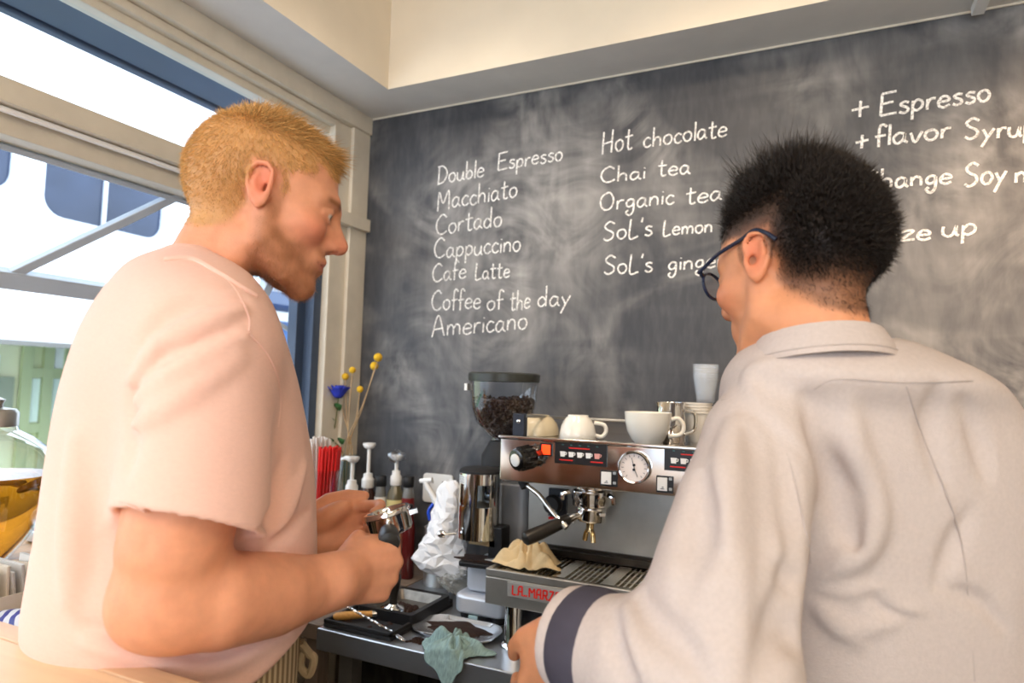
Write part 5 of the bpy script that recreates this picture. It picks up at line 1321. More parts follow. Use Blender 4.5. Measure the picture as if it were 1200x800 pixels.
mb = MB(); mb.lathe([(rd+.001, dz1), (rd+.001, dz1+.006), (rd-.006, dz1+.011), (.012, dz1+.013)], 40, Md); mb.build('doser_lid', m_blackm, ds)
arc_panel(-165, -105, dz1-.026, dz1-.006, rd, rd+.0008, m_white, 'doser_label', ds)
for k in range(4): arc_panel(-158, -112, dz1-.010-.0045*k, dz1-.0088-.0045*k, rd+.0008, rd+.0012, mat('print_grey', (90, 90, 90), .6), 'label_print', ds)
mb = MB(); mb.lathe([(.030, dz0-.012), (.034, dz0)], 24, Matrix.Translation((dx_+.012, dy_, 0))); mb.box((dx_-.02, dy_-.02, dz0-.016), (dx_+.055, dy_+.03, dz0-.002)); mb.build('doser_outlet', mat('tan_plastic', (176, 150, 110), .5), ds)
mb = MB(); mb.tube([(dx_-.045, dy_-.045, dz0+.012), (dx_-.075, dy_-.062, dz0+.010)], .004, 8); mb.lathe([(.009, 0), (.010, .012), (.006, .018)], 14, frame_m((dx_-.07, dy_-.060, dz0+.010), (0, 0, 1), (-1, -.4, 0))); mb.build('doser_lever', m_chrome, ds)
mb = MB(); mb.box((dx_+.035, dy_-.02, dz0-.045), (dx_+.075, dy_+.03, dz0+.035)); mb.build('switch_block', m_black, gr, bevel=.004)
mb = MB(); mb.tube([(bx0+.03, by0+.07, .985), (bx0+.03, by0+.07, .99)], .01, 8)
# hopper
hx_, hy_ = hit(590, 470, 1, 1.72)[0], 1.72; hz1 = hit(590, 447, 1, hy_)[2]; hz0 = hit(590, 512, 1, hy_)[2]; hzl = hit(590, 437, 1, hy_)[2]
Mh = Matrix.Translation((hx_, hy_, 0)); H_ = hz1-hz0
mb = MB(); mb.lathe([(.100, hz1), (.098, hz1-H_*.10), (.094, hz1-H_*.45), (.080, hz1-H_*.72), (.034, hz0), (.034, hz0-.02)], 40, Mh, cap=False); ho = mb.build('hopper', glass('hopper_glass', (.93, .95, .97), .0, .22), gr)
mb = MB(); mb.lathe([(.099, hz1-.001), (.103, hz1), (.104, hzl-.004), (.099, hzl), (.03, hzl+.002)], 44, Mh); mb.build('hopper_lid', mat('lid_smoke', (52, 54, 50), .35), ho)
mb = MB(); mb.box((hx_-.103, hy_-.05, hz1-.028), (hx_-.094, hy_-.02, hz1-.008)); mb.build('hopper_label', m_white, ho)
# beans: one heap of countless beans
bv = []; bf = []; br_ = random.Random(4)
zt_b = hz1-H_*.28
def bean(M_):
    n0 = len(bv); sec = [(-.0052, .0012), (-.0035, .0034), (0, .0041), (.0035, .0034), (.0052, .0012)]
    for xx, rr_ in sec:
        for k in range(7): a = 2*PI*k/7; bv.append(tuple(M_ @ Vector((xx, rr_*math.cos(a), rr_*.78*math.sin(a)))))
    for i in range(4):
        for k in range(7): bf.append((n0+i*7+k, n0+i*7+(k+1) % 7, n0+(i+1)*7+(k+1) % 7, n0+(i+1)*7+k))
    bf.append(tuple(n0+k for k in reversed(range(7)))); bf.append(tuple(n0+28+k for k in range(7)))
def hop_r(z):
    zz = [hz0, hz1-H_*.72, hz1-H_*.45, hz1-H_*.10]; rr_ = [.034, .080, .094, .098]; return float(np.interp(z, zz, rr_))
for k in range(1500):
    z = br_.uniform(hz0+.002, zt_b); a = br_.uniform(0, 2*PI); r = hop_r(z)-.0065-abs(br_.gauss(0, .004))
    if z > zt_b-.006: r = r*math.sqrt(br_.random())
    bean(Matrix.Translation((hx_+r*math.cos(a), hy_+r*math.sin(a), z+.004*math.cos(a*2))) @ Matrix.Rotation(br_.uniform(0, 6), 4, 'Z') @ Matrix.Rotation(br_.uniform(-1, 1), 4, 'Y') @ Matrix.Rotation(br_.uniform(0, 6), 4, 'X'))
mb = MB(); mb.v = bv; mb.f = bf; mb.m = [0]*len(bf); mb.lathe([(.030, hz0), (.070, hz1-H_*.72), (.082, hz1-H_*.45), (.080, zt_b-.006), (.001, zt_b-.004)], 24, Mh, cap=False)
o = mb.build('coffee_beans', mat('roasted_beans', (60, 40, 32), .35, noise=.4, nscale=300, coat=.2)); o['kind'] = 'stuff'; o['label'] = 'roasted coffee beans heaped in the grinder hopper'; o['category'] = 'beans'
# black catch tray with grounds on the grinder base
tc_ = hit(557, 662, 2, 1.005)
mb = MB(); Mt = frame_m((bx0+.085, by0+.045, .987), (1, .12, 0), (0, 0, 1)); mb.prism(rrect(-.075, -.045, .075, .045, .015), 0, .012, Mt); tr_ = mb.build('catch_tray', m_black, gr, bevel=.003)
mb = MB(); mb.prism([(-.06+.02*math.sin(k*2.1)+.055*math.cos(2*PI*k/14)+.03, .032*math.sin(2*PI*k/14)) for k in range(14)], .012, .0155, Mt); mb.build('spilled_grounds', m_coffee, tr_)
mb = MB(); mb.prism([(.02+.028*math.cos(2*PI*k/9)*(1+.3*math.sin(k*3)), -.008+.012*math.sin(2*PI*k/9)) for k in range(9)], .0155, .017, Mt); mb.build('white_powder', mat('pale_powder', (214, 210, 206), .8), tr_)
# ================================================================ THINGS ON THE WORKTOP
def crumple(name, m, prims, lo, hi, h, amp, f, seed, lbl, cat, aniso=(1, 1, 1), ridges=0.0, floor=None):
    an = np.array(aniso)
    def dsp(P):
        n1 = snoise(P*an, f, seed, 2); rr = np.random.RandomState(seed); Pw = P*an+.007*np.sin(P[..., ::-1]*60+seed); n2 = 0
        for j in range(4):
            kk = nz(rr.normal(size=3))*f*(.7+.7*rr.rand()); n2 = n2+np.abs(np.sin(Pw@kk+6.3*rr.rand()))-.62
        return amp*n1-ridges*n2*.55
    V, Q = polygonise(prims, lo, hi, h, disp=dsp); V, Q = drop_loose(V, Q, 150)
    if floor is not None: V[:, 2] = np.maximum(V[:, 2], floor)
    V = smooth_v(V, Q, 1, .4)
    o = np_mesh(name, V, Q, m); return tag(o, lbl, cat)
# knock tray with its steel bin
kt = thing('knock_tray', 'black knock tray with a sunken steel grounds bin on the worktop', 'tray', (-1.0, 1.44, ZT))
tx0, tx1, ty0, ty1 = -1.105, -.905, 1.312, 1.60
mb = MB(); mb.box((tx0, ty0, ZT+.0005), (tx1, ty1, ZT+.010))
for a, b_ in (((tx0, ty0), (tx1, ty0+.008)), ((tx0, ty1-.008), (tx1, ty1)), ((tx0, ty0), (tx0+.008, ty1)), ((tx1-.008, ty0), (tx1, ty1))): mb.box((a[0], a[1], ZT+.010), (b_[0], b_[1], ZT+.020))
mb.build('mat', m_blackm, kt, bevel=.002)
Bq = [np.array(hit(x, y, 2, ZT+.034)) for x, y in ((461, 709), (479, 692), (522, 705), (503, 722))]
bx = (Bq[0]+Bq[1]+Bq[2]+Bq[3])/4
mb = MB(); hx_2, hy_2 = .068, .080; cx_, cy_ = min(bx[0], tx1-.080), min(bx[1], ty1-.09)
for r0, r1, z0, z1, mi in ((1.0, 1.0, ZT+.010, ZT+.036, 0),):
    o_ = rrect(cx_-hx_2-.014, cy_-hy_2-.014, cx_+hx_2+.014, cy_+hy_2+.014, .008); i_ = rrect(cx_-hx_2, cy_-hy_2, cx_+hx_2, cy_+hy_2, .012); n = len(o_)
    vs = [(x, y, z) for z in (z0, z1) for x, y in o_]+[(x, y, z) for z in (z0, z1) for x, y in i_]; fs = []
    for i in range(n):
        j = (i+1) % n; fs += [(i, j, n+j, n+i), (n+i, n+j, 3*n+j, 3*n+i), (3*n+i, 3*n+j, 2*n+j, 2*n+i)]
    mb.add(vs, fs)
mb.build('bin_frame', m_black, kt)
mb = MB(); vs = [(x, y, ZT+.0345) for x, y in rrect(cx_-hx_2, cy_-hy_2, cx_+hx_2, cy_+hy_2, .012)]+[(x, y, ZT+.012) for x, y in rrect(cx_-hx_2*.86, cy_-hy_2*.86, cx_+hx_2*.86, cy_+hy_2*.86, .012)]
n = len(vs)//2; mb.add(vs, [(i, (i+1) % n, n+(i+1) % n, n+i) for i in range(n)]+[tuple(range(n, 2*n))]); bn = mb.build('steel_bin', mat('stained_steel', (132, 126, 118), .4, metal=.8, noise=.3, nscale=40), kt)
mb = MB(); 
for k in range(60): mb.lathe([(.010, .013+ZT), (.008, ZT+.018), (.001, ZT+.020+.004*rnd.random())], 8, Matrix.Translation((cx_+rnd.uniform(-.05, .03), cy_+rnd.uniform(-.055, .02), 0)))
mb.build('used_grounds', m_coffee, bn)
mb = MB()
for k in range(22): mb.lathe([(.007, ZT+.0098), (.004, ZT+.012), (.0005, ZT+.0125)], 7, Matrix.Translation((rnd.uniform(tx0+.02, tx1-.05), rnd.uniform(ty0+.02, ty0+.10), 0)))
mb.build('loose_grounds', m_coffee, kt)
# tamper
tp = hit(455, 722, 2, ZT+.012); M_ = Matrix.Translation((tp[0], tp[1]+.02, ZT+.0105))
tm = thing('tamper', 'coffee tamper with chrome base standing on the black tray', 'tamper', (tp[0], tp[1]+.02, ZT+.01))
mb = MB(); mb.lathe([(.028, 0), (.030, .002), (.030, .012), (.027, .018), (.014, .024), (.011, .028)], 36, M_); mb.build('base', m_chrome, tm)
mb = MB(); mb.lathe([(.011, .027), (.010, .035), (.012, .055), (.016, .075), (.0175, .092), (.014, .106), (.004, .112)], 24, M_); mb.build('handle', mat('handle_black', (36, 33, 30), .35), tm)
# wooden handled brush
a = np.array(hit(380, 727, 2, ZT+.022)); b_ = np.array(hit(436, 719, 2, ZT+.022)); a[1] = max(a[1], 1.330); a[0] = max(a[0], -1.09)
br = thing('grounds_brush', 'wooden-handled brush lying on the front of the black tray', 'brush', a)
d = nz(b_-a); L_ = np.linalg.norm(b_-a)
mb = MB(); mb.tube([a, a+d*.006, a+d*.03, a+d*L_*.6, a+d*L_*.9, a+d*L_], [.004, .009, .0105, .0095, .0075, .008], 16); mb.build('handle', mat('brush_wood', (214, 158, 84), .45, noise=.2, nscale=40, stretch=(1, 6, 6)), br)
mb = MB(); mb.tube([b_, b_+d*.012], [.0085, .0095], 14); mb.build('ferrule', m_chrome, br)
mb = MB()
for k in range(40): o_ = np.array([rnd.gauss(0, .003), rnd.gauss(0, .003), rnd.gauss(0, .003)]); mb.tube([b_+d*.012+o_, b_+d*.035+o_*1.8], .0007, 4)
mb.build('bristles', mat('bristle_tan', (150, 116, 78), .8), br)
# twisted bar spoon
a = np.array(hit(399, 706, 2, ZT+.062)); b_ = np.array(hit(461, 741, 2, ZT+.014)); d = nz(b_-a); L_ = np.linalg.norm(b_-a); s1_ = nz(np.cross(d, (0, 0, 1))); s2_ = np.cross(d, s1_)
bs = thing('bar_spoon', 'long twisted metal bar spoon leaning across the black tray', 'spoon', b_)
mb = MB()
for ph_ in (0, PI): mb.tube([a+d*L_*t+(s1_*math.cos(t*60+ph_)+s2_*math.sin(t*60+ph_))*.0016 for t in np.linspace(0, 1, 90)], .0017, 6)
mb.build('twisted_stem', m_chrome, bs)
e = np.array(hit(475, 751, 2, ZT+.004)); mb = MB(); mb.tube([b_, b_*.6+e*.4, e*.8+b_*.2, e], [.003, .0062, .0062, .002], 10, flat=((0, 0, 1), .35)); mb.build('bowl', m_chrome, bs)
# heap of spilled grounds
p = hit(486, 752, 2, ZT+.002); mb = MB()
for k in range(40): r_ = abs(rnd.gauss(0, .010)); a_ = rnd.uniform(0, 6.28); mb.lathe([(.005, ZT+.0003), (.0035, ZT+.003), (.0004, ZT+.004+max(0, .006-.3*r_))], 7, Matrix.Translation((p[0]+r_*1.3*math.cos(a_), p[1]+.012+r_*math.sin(a_), 0)))
o = mb.build('coffee_spill', m_coffee); o['kind'] = 'stuff'; o['label'] = 'small heap of spilled coffee grounds on the worktop edge'; o['category'] = 'coffee grounds'
# oval steel plate with grounds
pl = thing('grounds_plate', 'shallow steel plate covered with dark coffee grounds before the grinder', 'plate', (-.80, 1.44, ZT))
pts = rrect(-.912, 1.372, -.690, 1.508, .055, 8); c_ = np.array((-.80, 1.44)); n = len(pts)
mb = MB(); vs = []
for s_, z in ((.86, .0005), (1.0, .010), (1.0, .013), (.96, .013), (.86, .006)): vs += [(*(c_+(np.array(q)-c_)*s_), ZT+z) for q in pts]
fs = [tuple(reversed(range(n)))]
for j in range(4): fs += [(j*n+i, j*n+(i+1) % n, (j+1)*n+(i+1) % n, (j+1)*n+i) for i in range(n)]
fs.append(tuple(range(4*n, 5*n))); mb.add(vs, fs); mb.build('dish', mat('pale_steel', (226, 226, 226), .22, metal=.9), pl)
gp = [(c_[0]-.004+(.082+.010*math.sin(5*a)+.006*math.sin(11*a))*math.cos(a), c_[1]+.006+(.046+.008*math.sin(4*a+1)+.004*math.sin(9*a))*math.sin(a)) for a in np.linspace(0, 2*PI, 60, endpoint=False)]
mb = MB(); n = len(gp); cc = np.array((c_[0], c_[1])); vs = []
for s_, z in ((1.0, .0065), (.8, .0105), (.4, .0135), (.02, .0145)): vs += [(*(cc+(np.array(q)-cc)*s_), ZT+z) for q in gp]
mb.add(vs, [(j*n+i, j*n+(i+1) % n, (j+1)*n+(i+1) % n, (j+1)*n+i) for j in range(3) for i in range(n)]+[tuple(range(3*n, 4*n))]); o = mb.build('grounds', m_coffee, pl)
# cloths
m_bluecloth = mat('blue_green_cloth', (150, 178, 176), .95, noise=.35, nscale=70, bump=.5, bscale=260, stretch=(3, .4, 1))
def drape(name, m, c, rad, H, seed, lbl, nf=9, edge_y=None):
    # a cloth dropped in a heap: a peak, sharp folds running out from it, an uneven hem; rad(theta) is its reach
    r = np.random.RandomState(seed); NT, NR = 150, 46; th = np.linspace(0, 2*PI, NT, endpoint=False); fs_ = r.rand(nf)*2*PI; fw = .10+.16*r.rand(nf); fa = .5+.7*r.rand(nf); fb = r.normal(size=nf)*.5
    vs = [(c[0], c[1], c[2]+H*.80)]; fs = []
    for i in range(1, NR+1):
        t = i/NR
        for a in th:
            R_ = rad(a); f = 0.0
            for q in range(nf):
                d = (a-fs_[q]-fb[q]*t+PI) % (2*PI)-PI; f += fa[q]*(math.exp(-(d/fw[q])**2)-.45*math.exp(-((abs(d)-fw[q]*1.6)/(fw[q]*.8))**2))
            x_ = R_*t*(1-.07*f*t); n_ = float(abs(math.sin(9*t+3*a+seed))-.6)*.10+.12*math.sin(5*a+11*t)
            z_ = H*((1-t**1.5)*.80+.30*f*math.sin(PI*min(1, t*1.02))**.8*(1-.25*t)+n_*math.sin(PI*t))
            p_ = np.array((c[0]+x_*math.cos(a), c[1]+x_*math.sin(a), c[2]+max(z_, .002+.004*max(0, f)*t)))
            if edge_y is not None and p_[1] < edge_y-.004: dd = edge_y-.004-p_[1]; p_[2] -= dd*1.15; p_[1] = edge_y-.004-dd*.30
            vs.append(tuple(p_))
    for k in range(NT): fs.append((0, 1+k, 1+(k+1) % NT))
    for i in range(NR-1):
        for k in range(NT): fs.append((1+i*NT+k, 1+(i+1)*NT+k, 1+(i+1)*NT+(k+1) % NT, 1+i*NT+(k+1) % NT))
    mb = MB(); mb.add(vs, fs); o = mb.build(name, m, angle=180); sm_ = o.modifiers.new('s', 'SOLIDIFY'); sm_.thickness = .0022; sm_.offset = 1.0
    return tag(o, lbl, 'cloth')
drape('cleaning_cloth', m_bluecloth, (-.752, 1.338, ZT+.001), lambda a: .064+.022*math.exp(-((a-3.0)/.5)**2)+.030*math.exp(-((a-4.9)/.35)**2)+.030*math.exp(-((a-.25)/.25)**2)+.006*math.sin(5*a), .040, 5, 'crumpled blue-green cloth hanging over the worktop edge', 10, YF)
m_beige = mat('beige_cloth', (216, 190, 146), .95, noise=.12, nscale=60, bump=.4, bscale=300)
drape('wiping_cloth', m_beige, (-.640, 1.470, 1.030), lambda a: .058+.052*math.exp(-((a-5.95)/.35)**2)+.030*math.exp(-((a-.35)/.3)**2)+.014*math.exp(-((a-3.6)/.5)**2)+.005*math.sin(4*a), .062, 12, 'crumpled beige cloth on the drip tray below the portafilter handle', 9)
# ---------------------------------------------------------------- bottles by the wall
def pump_bottle(lbl, px, ytop, ycol, r, col_m, spout=-1, hx=.0, label_m=None, yy=1.845, floor_z=ZT-.001, wrapped=False):
    q = hit(px, ycol, 1, yy); top = hit(px, ytop, 1, yy); x_ = q[0]; zc = q[2]; zt_ = top[2]; M_ = Matrix.Translation((x_, yy, 0))
    t = thing('pump_bottle', lbl, 'bottle', (x_, yy, floor_z), 0, None)
    mb = MB(); mb.lathe([(r*.92, floor_z), (r, floor_z+.005), (r, zc-.055), (r*.86, zc-.035), (r*.50, zc-.012), (r*.45, zc)], 28, M_); bo = mb.build('bottle_body', col_m, t)
    if label_m: mb = MB(); mb.lathe([(r+.0006, floor_z+.05), (r+.0006, zc-.060)], 28, M_, cap=False); mb.build('bottle_label', label_m, bo)
    mb = MB(); mb.lathe([(r*.62, zc-.014), (r*.66, zc-.012), (r*.66, zc+.014), (r*.50, zc+.020), (r*.48, zc+.032), (r*.30, zc+.034)], 24, M_); mb.build('pump_collar', m_white, t)
    mb = MB(); mb.lathe([(.0062, zc+.03), (.0062, zt_-.004)], 14, M_); mb.build('pump_stem', m_white, t)
    mb = MB(); mb.lathe([(.010, zt_-.010), (.017, zt_-.006), (.022, zt_+.004), (.021, zt_+.009), (.004, zt_+.011)], 22, M_)
    mb.tube(catmull([(x_, yy, zt_+.002), (x_+spout*.026, yy-.004, zt_+.003), (x_+spout*.040, yy-.006, zt_-.003)], 4), [.008]*5+[.006]*4, 10); hd_ = mb.build('pump_head', m_white, t)
    return t
m_clearb = mat('dark_clear_bottle', (52, 46, 46), .15, coat=.4); m_olive = mat('olive_bottle', (96, 88, 62), .2, coat=.4)
pump_bottle('short white-pump syrup bottle with red label next to the straws', 412, 538, 574, .031, m_clearb, -1, label_m=m_red, yy=1.765)
pump_bottle('dark brown syrup bottle with the tallest white pump', 431, 522, 566, .032, m_dbrown, .2)
pump_bottle('syrup bottle with cream label and white pump by the wall outlet', 464, 536, 563, .028, m_olive, .3, label_m=mat('cream_label', (226, 214, 150), .6))
q = hit(464, 534, 1, 1.845); mb = MB()
V_, F_ = [], []
for i in range(9):
    for k in range(14):
        a = 2*PI*k/14; ph_ = PI*i/8; r_ = (.026+.005*math.sin(5*a+i)+.004*math.sin(9*a+2*i))*math.sin(ph_); V_.append((q[0]+.003+r_*math.cos(a), 1.845+r_*math.sin(a), q[2]-.002+.022*math.cos(ph_)+.002*math.sin(3*a)))
for i in range(8):
    for k in range(14): F_.append((i*14+k, i*14+(k+1) % 14, (i+1)*14+(k+1) % 14, (i+1)*14+k))
mb.add(V_, F_); tag(mb.build('plastic_wrap', glass('cling_film', (.94, .95, .97), .05, .35), smooth=False), 'clear plastic wrap around the pump head nearest the wall outlet', 'wrap')
def cap_bottle(lbl, px, ycap, r, m, label_m, yy=1.85):
    q = hit(px, ycap, 1, yy); x_, zc = q[0], q[2]; M_ = Matrix.Translation((x_, yy, 0)); fz = ZT+.0003 if x_ > -1.115 else ZT-.001
    t = thing('sauce_bottle', lbl, 'bottle', (x_, yy, fz)); mb = MB(); mb.lathe([(r*.92, fz), (r, fz+.004), (r, zc-.05), (r*.8, zc-.03), (r*.72, zc-.010)], 24, M_); bo = mb.build('bottle_body', m, t)
    mb = MB(); mb.lathe([(r*.95, zc-.020), (r, zc-.018), (r, zc+.010), (r*.9, zc+.014)], 24, M_); mb.build('cap', m_black, t)
    mb = MB(); mb.lathe([(r+.0006, fz+.03), (r+.0006, zc-.055)], 24, M_, cap=False); mb.build('bottle_label', label_m, bo)
m_glassb = mat('pale_glass_bottle', (150, 152, 150), .12, coat=.4, trans=.4)
cap_bottle('small black-capped bottle with white label between two pump bottles', 446.5, 562, .019, m_glassb, m_white)
cap_bottle('black-capped bottle with dark red label behind the steel can', 479, 563, .020, m_glassb, mat('dark_red_label', (120, 30, 30), .5))
q = hit(474, 640, 1, 1.74); mb = MB(); M_ = Matrix.Translation((q[0], 1.76, 0)); t = thing('sauce_bottle', 'dark red bottle standing against the side of the steel can', 'bottle', (q[0], 1.76, ZT))
mb.lathe([(.019, ZT+.0003), (.021, ZT+.005), (.021, ZT+.15), (.014, ZT+.185), (.009, ZT+.20)], 22, M_); mb.build('bottle_body', mat('dark_red_bottle', (86, 22, 22), .2, coat=.4), t)
mb = MB(); mb.lathe([(.010, ZT+.198), (.011, ZT+.20), (.011, ZT+.222), (.009, ZT+.225)], 18, M_); mb.build('cap', m_black, t)
# steel can with a spray bottle in it
q = hit(499, 692, 2, ZT); cxn, cyn = -1.040, 1.765; rc_ = .056; zc_t = hit(480, 618, 1, 1.70)[2]
sc_ = thing('steel_can', 'tall brushed steel can beside the white plastic bag', 'can', (cxn, cyn, ZT)); M_ = Matrix.Translation((cxn, cyn, 0))
mb = MB(); mb.lathe([(rc_-.002, ZT+.0003), (rc_, ZT+.004), (rc_, zc_t-.004), (rc_+.002, zc_t), (rc_-.002, zc_t), (rc_-.002, ZT+.012), (.001, ZT+.010)], 36, M_, cap=False); mb.lathe([(.001, ZT+.001), (rc_-.003, ZT+.0004)], 36, M_, cap=False); mb.build('can_body', m_satin, sc_)
mb = MB(); mb.tube(catmull([(cxn+.03, cyn-.048, zc_t-.02), (cxn+.045, cyn-.062, zc_t+.035), (cxn+.065, cyn-.03, zc_t+.055), (cxn+.052, cyn+.02, zc_t+.02)], 6), .004, 8); mb.build('can_handle', m_chrome, sc_)
sbx = cxn-.012
sb = thing('spray_bottle', 'white trigger spray bottle with blue collar standing inside the steel can', 'spray bottle', (sbx, cyn, ZT+.015))
M_ = Matrix.Translation((sbx, cyn, 0)); mb = MB(); mb.lathe([(.030, ZT+.013), (.034, ZT+.02), (.034, zc_t-.03), (.016, zc_t+.004), (.014, zc_t+.012)], 24, M_); mb.build('bottle_body', mat('blue_bottle', (40, 74, 180), .3), sb)
mb = MB(); mb.lathe([(.0165, zc_t+.008), (.0165, zc_t+.030), (.014, zc_t+.033)], 20, M_); mb.build('collar', mat('blue_collar', (36, 80, 206), .3), sb)
mb = MB(); hd = [(sbx+.012, cyn, zc_t+.030), (sbx+.004, cyn-.004, zc_t+.062), (sbx-.018, cyn-.010, zc_t+.082)]; mb.tube(hd, [.017, .017, .012], 12); mb.tube([(sbx-.015, cyn-.010, zc_t+.08), (sbx-.040, cyn-.016, zc_t+.118), (sbx-.048, cyn-.018, zc_t+.135)], [.010, .009, .008], 10); mb.tube([(sbx-.065, cyn-.02, zc_t+.134), (sbx-.025, cyn-.016, zc_t+.140)], [.007, .008], 10); mb.build('spray_head', m_white, sb)
mb = MB(); mb.tube(catmull([(sbx-.018, cyn-.012, zc_t+.07), (sbx-.034, cyn-.016, zc_t+.045), (sbx-.028, cyn-.016, zc_t+.018)], 5), .005, 8); mb.build('trigger', mat('blue_collar', (36, 80, 206), .3), sb)
# white plastic bag with a clear end
def facet_bag(name, m, rows, yc, depth, seed, parent=None, jit=.20):
    r = np.random.RandomState(seed); NT = 22; vs = []; fs = []; L_ = []
    ys_ = np.array([q[0] for q in rows]); NH = 20
    for y_ in np.linspace(ys_[0], ys_[-1], NH):
        xl = np.interp(y_, ys_, [q[1] for q in rows]); xr = np.interp(y_, ys_, [q[2] for q in rows]); a_ = hit(xl, y_, 1, yc); b_ = hit(xr, y_, 1, yc); L_.append(((a_+b_)/2, np.linalg.norm(b_-a_)/2))
    for i, (c, w_) in enumerate(L_):
        for k in range(NT):
            a = 2*PI*(k+.5*(i % 2))/NT+r.normal()*.05; q = 1+jit*(r.rand()-.55)+.10*math.sin(3*a+i*.35+seed); vs.append((c[0]+w_*q*math.cos(a), c[1]+w_*depth*q*math.sin(a), max(c[2]+r.normal()*.0035, ZT+.0015)))
    for i in range(NH-1):
        for k in range(NT):
            a, b_, c, d = i*NT+k, i*NT+(k+1) % NT, (i+1)*NT+(k+1) % NT, (i+1)*NT+k
            fs += [(a, d, b_), (b_, d, c)] if r.rand() > .5 else [(a, d, c), (a, c, b_)]
    fs += [tuple(range(NT)), tuple(reversed(range((NH-1)*NT, NH*NT)))]
    mb = MB(); mb.add(vs, fs); return mb.build(name, m, parent, smooth=False)
m_bag = mat('white_plastic_bag', (240, 240, 242), .32, spec=.5)
bag = tag(facet_bag('plastic_bag', m_bag, [(564, 521, 536), (572, 515, 539), (590, 513, 540), (602, 508, 541), (615, 503, 541), (640, 493, 543), (658, 487, 545), (668, 496, 546), (673, 508, 545)], 1.655, .62, 3), 'crumpled white plastic bag leaning between steel can and grinder', 'bag')
m_cell = mat('cellophane', (206, 204, 196), .12, alpha=.38, spec=.6)
facet_bag('clear_bag_end', m_cell, [(664, 507, 546), (676, 510, 549), (686, 517, 549), (695, 527, 546)], 1.650, .55, 9, bag, .16)
# wall outlet
o0 = hit(497.5, 553.5, 1, YB-.001); o1 = hit(531, 591, 1, YB-.001)
ou = thing('wall_outlet', 'white wall outlet plate on the chalkboard wall behind the plastic bag', 'outlet', ((o0[0]+o1[0])/2, YB-.004, o1[2]))
Mx = Matrix(((1, 0, 0, 0), (0, 0, -1, YB-.0005), (0, 1, 0, 0), (0, 0, 0, 1)))
mb = MB(); mb.prism(rrect(o0[0], o1[2], o1[0], o0[2], .012), 0, .009, Mx); pl_ = mb.build('cover_plate', m_white, ou, bevel=.002)
mb = MB()
for i in range(2):
    for j in range(2):
        ox = o0[0]+(o1[0]-o0[0])*(.30+.42*i); oz = o1[2]+(o0[2]-o1[2])*(.32+.40*j)
        for s_ in (-1, 1): mb.box((ox+s_*.006-.0012, YB-.0102, oz-.005), (ox+s_*.006+.0012, YB-.009, oz+.005))
mb.build('slots', mat('slot_grey', (120, 116, 112), .6), pl_)

# ---------------------------------------------------------------- straws and flowers
zb_s = ZT-.001; sxx, syy = hit(377, 575, 1, 1.62)[0], 1.62
rb = thing('riser_box', 'low wooden riser box under the jar of straws', 'box', (sxx, syy, zb_s))
mb = MB(); mb.box((sxx-.055, syy-.055, zb_s), (sxx+.055, syy+.055, zb_s+.085)); mb.build('box_body', mat('box_wood', (150, 116, 80), .6, noise=.2, nscale=12, stretch=(1, 6, 1)), rb, bevel=.003)
mb = MB(); mb.box((sxx-.04, syy-.0552, zb_s+.03), (sxx+.04, syy-.0545, zb_s+.05)); mb.build('slot', m_black, rb)
zj = zb_s+.0855; zjt = hit(384, 553, 1, 1.58)[2]
M_ = Matrix.Translation((sxx, syy, 0)); mb = MB(); mb.lathe([(.001, zj+.004), (.044, zj+.003), (.045, zj), (.047, zj+.003), (.054, zjt), (.0525, zjt), (.046, zj+.006)], 34, M_, cap=False)
tag(mb.build('straw_jar', glass('clear_plastic', (.95, .96, .97), .0, .20)), 'clear plastic jar holding white and red straws', 'jar')
def straw(a, b_, m, lbl, grp):
    mb = MB(); a = Vector(a); b_ = Vector(b_); d = (b_-a).normalized(); u = d.cross(Vector((0, 1, 0))).normalized(); w = d.cross(u); n = 9; vs = []
    for p_, rr_ in ((a, .0038), (b_, .0038), (b_, .0031), (a, .0031)):
        for k in range(n): vs.append(p_+(u*math.cos(2*PI*k/n)+w*math.sin(2*PI*k/n))*rr_)
    mb.add(vs, [(j*n+k, j*n+(k+1) % n, ((j+1) % 4)*n+(k+1) % n, ((j+1) % 4)*n+k) for j in range(4) for k in range(n)])
    o = mb.build('straw', m, None, local=a); return tag(o, lbl, 'straw', grp)
m_wstraw = mat('white_straw', (240, 232, 226), .35, alpha=.8); m_rstraw = mat('red_straw', (222, 40, 38), .3)
ztop = hit(384, 522, 1, 1.62)[2]
pos = sorted((u*.0094+(v % 2)*.0047, v*.0083) for u in range(-5, 6) for v in range(-5, 6) if math.hypot(u*.0094+(v % 2)*.0047, v*.0083) < .039)
for i, (u, v) in enumerate(pos):
    red = u > .004; t0 = (sxx+u*.9, syy+v*.9, zj+.007)
    if red: straw(t0, (sxx+u*1.05+.012, syy+v*1.25, ztop-.006+rnd.uniform(-.008, .008)), m_rstraw, 'red drinking straw in the clear jar beside the white ones', 'red straws in the jar')
    else: straw(t0, (sxx+u*1.15-.012, syy+v*1.25, ztop+.016+rnd.uniform(-.012, .012)), m_wstraw, 'white drinking straw in the clear jar beside the red ones', 'white straws in the jar')
yv = 1.855; vx_ = hit(400, 560, 1, yv)[0]+.022; vz = ZT-.001; vzt = hit(400, 532, 1, yv)[2]
M_ = Matrix.Translation((vx_, yv, 0)); mb = MB(); mb.lathe([(.001, vz+.008), (.030, vz+.006), (.031, vz), (.034, vz+.004), (.036, vz+.12), (.030, vz+.22), (.036, vzt), (.0345, vzt), (.0285, vz+.22), (.034, vz+.12), (.031, vz+.010)], 30, M_, cap=False)
tag(mb.build('flower_vase', glass('vase_glass', (.86, .93, .97), .0, .30)), 'clear glass vase of flowers in the corner by the window', 'vase')
